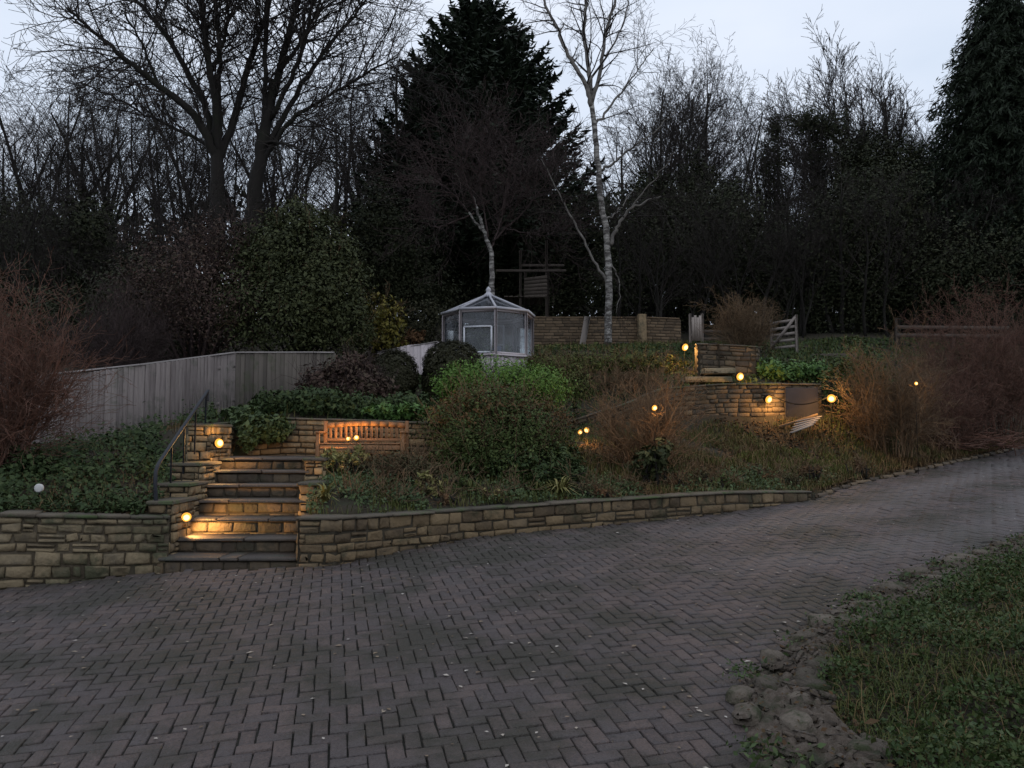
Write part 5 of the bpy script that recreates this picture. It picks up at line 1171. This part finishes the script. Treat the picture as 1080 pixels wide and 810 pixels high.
m = MB(); P = region([(640, 10.8), (790, 11.4), (870, 11.6), (980, 13.5), (1080, 16.0), (1080, 20.5), (960, 17.6), (880, 16.6), (760, 16.6), (620, 14.5), (600, 12.6)], 12000, G)
P = np.vstack((P, region([(-250, 8.2), (0, 8.2), (165, 9.1), (195, 10.6), (222, 12.6), (230, 15.4), (180, 14.0), (100, 13.1), (0, 12.2), (-250, 11.5)], 4200, G, .3)))
m.blades(patchy(P, G, 1.3, -.3), .2, G, w=.0035, lean=1.4); tag(obj('dead_stems', m, L_straw), 'dry dead stems and stalks over the bank', 'dead stems', kind='stuff')
m = MB(); P = region([(600, 10.4), (790, 11.4), (870, 11.6), (980, 13.5), (1080, 16.0), (1080, 20.5), (960, 17.6), (880, 16.6), (760, 16.6), (620, 14.5), (540, 12)], 14000, G); P = patchy(P, G, .9, -.6)
m.leaves(P + (0, 0, .02), .06, G, .6, nrm=np.tile(upv, (len(P), 1)), bias=.7); tag(obj('fallen_leaves', m, L_brownleaf), 'brown fallen leaves lying on the bank', 'leaf litter', kind='stuff')
m = MB(); P = region([(215, 12.9), (460, 13.0), (560, 15.5), (700, 17.2), (870, 17.5), (960, 19), (1080, 22), (1080, 26), (720, 25.6), (560, 25.6), (400, 21), (260, 17), (235, 15.6)], 26000, G)
m.leaves(patchy(P, G, .7, -.5) + (0, 0, .05), .11, G, .5, nrm=np.array([(0, -.5, 1.)]), bias=.45); tag(obj('slope_ground_cover', m, L_bank), 'low green growth covering the upper garden slope', 'ground cover', kind='stuff')
m = MB(); P = region([(215, 12.9), (460, 13.0), (560, 15.5), (700, 17.2), (870, 17.5), (960, 19), (1080, 22), (1080, 26), (720, 25.6), (560, 25.6), (400, 21), (260, 17), (235, 15.6)], 14000, G)
m.blades(patchy(P, G, 1.0, -.2), .22, G, w=.009, lean=.8); tag(obj('slope_grass', m, L_grass), 'long grass on the upper garden slope', 'grass', kind='stuff')
qk, PK = resample(np.array([EDGE[8], *EDGE2, e9]), .05); TT = np.gradient(PK[:, :2], axis=0); TT /= np.linalg.norm(TT, axis=1)[:, None]
i = G.integers(0, len(qk), 16000); o = .02 + G.gamma(1.6, .35, 16000); X = PK[i, 0] - TT[i, 1] * o; Y = PK[i, 1] + TT[i, 0] * o
z = np.where(o > .19, ground(X, Y), drive(X, Y) + .045); P = np.c_[X, Y, z]
m = MB(); m.leaves(P[:9000] + (0, 0, .02), .055, G, .6, nrm=np.tile(upv, (9000, 1)), bias=.6); tag(obj('bank_litter', m, M_bankleaf), 'brown leaf litter along the top of the drive kerb', 'leaf litter', kind='stuff')
m = MB(); m.blades(P[9000:], .15, G, w=.005, lean=1.2); tag(obj('bank_grass', m, L_straw), 'dry grass fringe along the top of the drive kerb', 'grass', kind='stuff')
BEDS = [(368, 528, 9.9, 0), (398, 520, 10.3, 3), (420, 530, 10.0, 0), (470, 528, 10.3, 3), (452, 518, 10.6, 1), (520, 526, 10.6, 2), (545, 520, 10.9, 0), (612, 517, 11.3, 1), (632, 522, 11.2, 3), (660, 515, 11.7, 0), (715, 511, 12.0, 3), (740, 506, 12.4, 1), (760, 512, 12.2, 4), (800, 503, 13.0, 3), (830, 508, 12.9, 1), (850, 495, 13.6, 3), (905, 495, 14.4, 3), (480, 512, 11.0, 4), (400, 505, 10.8, 1)]
KIND = [('leafy_plant', 'low leafy green plant among several in the bed behind the low wall', L_ivy, .055, 420, 14, 9), ('bushy_plant', 'small greyish bushy plant, one of several in the front bed', L_greyleaf, .04, 520, 13, 10), ('sparse_plant', 'sparse pale-leaved plant left of the spiky strap plants', L_pale, .05, 160, 11, 9), ('withered_plant', 'withered brown plant, one of several on the front bank', L_brownleaf, .05, 220, 14, 7), ('dark_plant', 'dark green little shrub, one of a few in the front bed', L_rhodo, .045, 620, 14, 12)]
for i, (px, py, Y, k) in enumerate(BEDS):
    nm, lab, lt, sz, nn, hw, hh = KIND[k]; leafy(nm, lab, 'plant', [(px, py - 2, hw, hh, 0), (px + 7, py, hw * .6, hh * .7, .1)], Y, nn, lt, sz, np.random.default_rng(700 + i), shell=.9, twigs=25, group=(nm + 's of the front bed').replace('_', ' '))
qk, PK = resample(np.array([e0, EDGE[0], EDGE[1]]), .05); TT = np.gradient(PK[:, :2], axis=0); TT /= np.linalg.norm(TT, axis=1)[:, None]
i = G.integers(int(len(qk) * .55), len(qk), 9000); o = .22 + G.gamma(1.8, .3, 9000); X = PK[i, 0] - TT[i, 1] * o; Y = PK[i, 1] + TT[i, 0] * o; ok = ~in_steps(X, Y) & (X < -4.25); P = np.c_[X, Y, ground(X, Y)][ok]; n_ = len(P) // 2
m = MB(); m.leaves(P[:n_] + np.c_[np.zeros((n_, 2)), G.random(n_) * .09], .05, G, .55, nrm=np.tile(upv, (n_, 1)), bias=.5); tag(obj('wall_top_cover', m, L_bank), 'low leaves growing behind the rubble wall coping', 'ground cover', kind='stuff')
m = MB(); m.leaves(P[n_:] + (0, 0, .015), .05, G, .6, nrm=np.tile(upv, (len(P) - n_, 1)), bias=.7); tag(obj('wall_top_litter', m, M_bankleaf), 'brown leaf litter behind the rubble wall coping', 'leaf litter', kind='stuff')
# brushwood heap on the right bank
S = []; c0 = at(1012, 452, 18.2); c0[2] = gz(c0[0], c0[1])
for i in range(420):
    p = c0 + np.array((G.normal(0, .8), G.normal(0, .5), abs(G.normal(.12, .14)))); d = G.normal(size=3); d[2] *= .3; d /= np.linalg.norm(d); l = G.uniform(.2, .8); S.append((*(p - d * l / 2), *(p + d * l / 2), .011, .006))
m = MB(); m.segs(S, 4); tag(obj('brushwood_heap', m, M_redtwig, loc=c0), 'heap of cut brushwood beside the drive at the right', 'brushwood', kind='stuff')

# ------------------------------------------------------------------ right-hand verge
def strip_edge():
    rng = np.random.default_rng(95); q, A = resample(np.c_[VG, VV], .03); nw = 26; n = len(q); V = np.zeros((n, nw, 3))
    f1, f2, f3 = rng.uniform(0, 6, 3)
    for j in range(nw):
        t = j / (nw - 1); tt = t + .06 * np.sin(q * 5 + f1) * (1 - t) + .03 * np.sin(q * 13 + f2) * (1 - t)
        x = A[:, 0] * (1 - tt) + A[:, 2] * tt; y = A[:, 1] * (1 - tt) + A[:, 3] * tt
        lump = .5 + .5 * np.sin(x * 19 + 3 * np.sin(y * 13 + f3)) * np.sin(y * 23 + 3 * np.sin(x * 17)); fine = np.sin(x * 61 + f1) * np.sin(y * 57 + f2)
        h = min(1, t * 6) * (.012 + .055 * min(1, t * 1.8) * (.35 + .6 * lump) + .014 * fine) * min(1, (1 - t) * 9 + .2) - (.05 if t in (0, 1) else 0)
        V[:, j] = np.stack((x, y, drive(x, y) + h), 1)
    V += rng.normal(0, .006, V.shape); i = (np.arange(n - 1)[:, None] * nw + np.arange(nw - 1)[None]).reshape(-1, 1); m = MB(); m.add(V.reshape(-1, 3), i + np.array([[0, nw, nw + 1, 1]])); return m, q, A
sm, q, A = strip_edge()
def edge_pt(lo, hi, s_hi=1.0):
    k = int(G.uniform(0, s_hi) * (len(q) - 1)); t = G.uniform(lo, hi); return A[k, :2] * (1 - t) + A[k, 2:] * t
root = thing('broken_edging', 'crumbling mortar and stone edging between drive and verge', 'edging', (VG[2][0], VG[2][1], float(drive(*VG[2]))))
obj('mortar_band', sm, M_concrete, root)
m = MB()
for i in range(900):
    x, y = edge_pt(.0, 1.0); sz = .018 + min(G.gamma(1.4, .02), .075); tl = np.linalg.qr(np.eye(3) + G.normal(0, .22, (3, 3)))[0]; tl = tl * np.sign(np.diag(tl))[None]
    m.box((x, y, float(drive(x, y)) + .03 + sz * .2), (sz * 1.6, sz, sz * .5), rot=G.uniform(0, 6), tilt=tl, bev=sz * .16)
ms = MB(); rs = np.random.default_rng(44)
for i in range(130):
    k = int((i + rs.random()) / 130 * (len(q) - 1)); t = rs.choice([rs.uniform(.02, .2), rs.uniform(.25, .9), rs.uniform(.8, 1.0)]); x, y = A[k, :2] * (1 - t) + A[k, 2:] * t; sz = rs.uniform(.055, .13); d = sphere_dirs(26, rs); d[:, 2] = np.abs(d[:, 2])
    n1, n2 = 7, 3; V = []
    for a_ in range(n2):
        for b_ in range(n1):
            th = b_ * 2 * math.pi / n1 + rs.normal(0, .12); rr_ = sz * (1.0, .92, .55)[a_] * rs.uniform(.82, 1.12); V.append((rr_ * 1.35 * math.cos(th), rr_ * .9 * math.sin(th), (-.03, sz * .38, sz * .55)[a_] + rs.normal(0, .006)))
    V.append((0, 0, sz * .58)); V = np.array(V); r0 = rs.uniform(0, 6.28); V[:, :2] = V[:, :2] @ np.array(((math.cos(r0), math.sin(r0)), (-math.sin(r0), math.cos(r0)))); V += (x, y, float(drive(x, y)) + .02)
    Q = [(a_ * n1 + b_, a_ * n1 + (b_ + 1) % n1, (a_ + 1) * n1 + (b_ + 1) % n1, (a_ + 1) * n1 + b_) for a_ in range(2) for b_ in range(n1)]; ms.add(V, [np.array(Q), np.array([(14 + b_, 14 + (b_ + 1) % n1, 21) for b_ in range(n1)])])
tag(obj('edging_stones', ms, M_edgestone, root), kind='stuff')
tag(obj('loose_stones', m, M_concrete, root), kind='stuff')
def verge_pts(n, d0, d1):
    out = []
    while sum(map(len, out)) < n:
        X = G.uniform(1.2, 16, n * 4); Y = 1.8 + (G.random(n * 4) ** 1.5) * 14; sv = -side(VV, X, Y); k = (sv > d0) & (sv < d1) & (X < Y * .8 + 1.5); out.append(np.stack((X[k], Y[k]), 1))
    p = np.concatenate(out)[:n]; return np.c_[p, ground(p[:, 0], p[:, 1])]
def clumps(p): return np.clip(np.sin(p[:, 0] * 3.3 + np.sin(p[:, 1] * 2)) * np.sin(p[:, 1] * 3.9 + np.sin(p[:, 0] * 1.7)) + .6 * np.sin(p[:, 0] * 7.3 + p[:, 1] * 5), -1, 1.4)
m = MB(); p = verge_pts(120000, -.05, 9); c_ = clumps(p); keep = G.random(len(p)) < .45 + .5 * (c_ + 1) / 2; p, c_ = p[keep], c_[keep]; hgt = .03 + .2 * np.clip(c_ + .35, .05, 1.6)
m.leaves(p + np.c_[np.zeros((len(p), 2)), G.random(len(p)) * hgt], .030, G, .5, nrm=np.tile(upv, (len(p), 1)), bias=.35); tag(obj('verge_ground_cover', m, L_verge), 'low green weeds and ivy covering the right-hand verge', 'ground cover', kind='stuff')
m = MB(); p = verge_pts(30000, .0, 9); c_ = clumps(p); p = p[c_ < .3]; m.blades(p, .11, G, w=.0026, lean=1.7); tag(obj('verge_grass', m, L_grass), 'tangled grass on the right-hand verge', 'grass', kind='stuff')
m = MB(); p = verge_pts(3500, .0, 9); m.blades(p, .2, G, w=.0022, lean=1.9); tag(obj('verge_dead_stems', m, L_straw), 'dry brown stems threaded through the verge', 'dead stems', kind='stuff')
m = MB(); p = verge_pts(900, .0, 9); m.leaves(p + (0, 0, .08), .05, G, .6, nrm=np.tile(upv, (len(p), 1)), bias=.5); tag(obj('verge_litter', m, M_bankleaf), 'brown dead leaves caught in the verge', 'leaf litter', kind='stuff')
# weeds along the drive edge
m = MB()
for i in range(80):
    x, y = edge_pt(-.1, .3, .8); c = np.array((x, y, float(drive(x, y)) + .02)); n = int(G.integers(10, 70)); C = c + G.normal(0, 1, (n, 3)) * (.07, .07, .02) + (0, 0, .025); m.leaves(C, .036, G, .5, nrm=np.tile(upv, (n, 1)), bias=.4)
tag(obj('edge_weeds', m, L_ivy), 'small weeds rooted along the broken drive edging', 'weeds', kind='stuff')
m = MB(); P = np.array([edge_pt(.0, 1.05) for _ in range(2600)]); m.leaves(np.c_[P, drive(P[:, 0], P[:, 1]) + .05 + G.random(2600) * .05], .026, G, .6, nrm=np.tile(upv, (2600, 1)), bias=.6); tag(obj('edging_litter', m, M_bankleaf), 'leaf scraps and pale chips on the broken edging', 'leaf litter', kind='stuff')
# litter on the drive
X = G.uniform(-10, 16, 60000); Y = G.uniform(2.6, 22, 60000); su = -side(UP, X, Y); sv = side(VG, X, Y)
dens = .045 + .10 * np.exp(-su / .25) + .12 * np.exp(-sv / .4) + .05 * np.exp(-((su - 1.9) / .35) ** 2) * (X > 2) + .07 * (np.sin(X * 1.1 + 2) * np.sin(Y * 1.3) > .55)
k = (su > .05) & (sv > .0) & (G.random(len(X)) < dens); X, Y = X[k], Y[k]
m = MB(); C = np.c_[X, Y, drive(X, Y) + .008 + .012 * np.sin(X * 1.3) * np.sin(Y * .9 + 1)]; m.leaves(C, .034, G, .6, nrm=np.tile(upv, (len(C), 1)), bias=.9)
tag(obj('drive_litter', m, M_litter), 'bits of leaf and bark scattered on the driveway', 'leaf litter', kind='stuff')
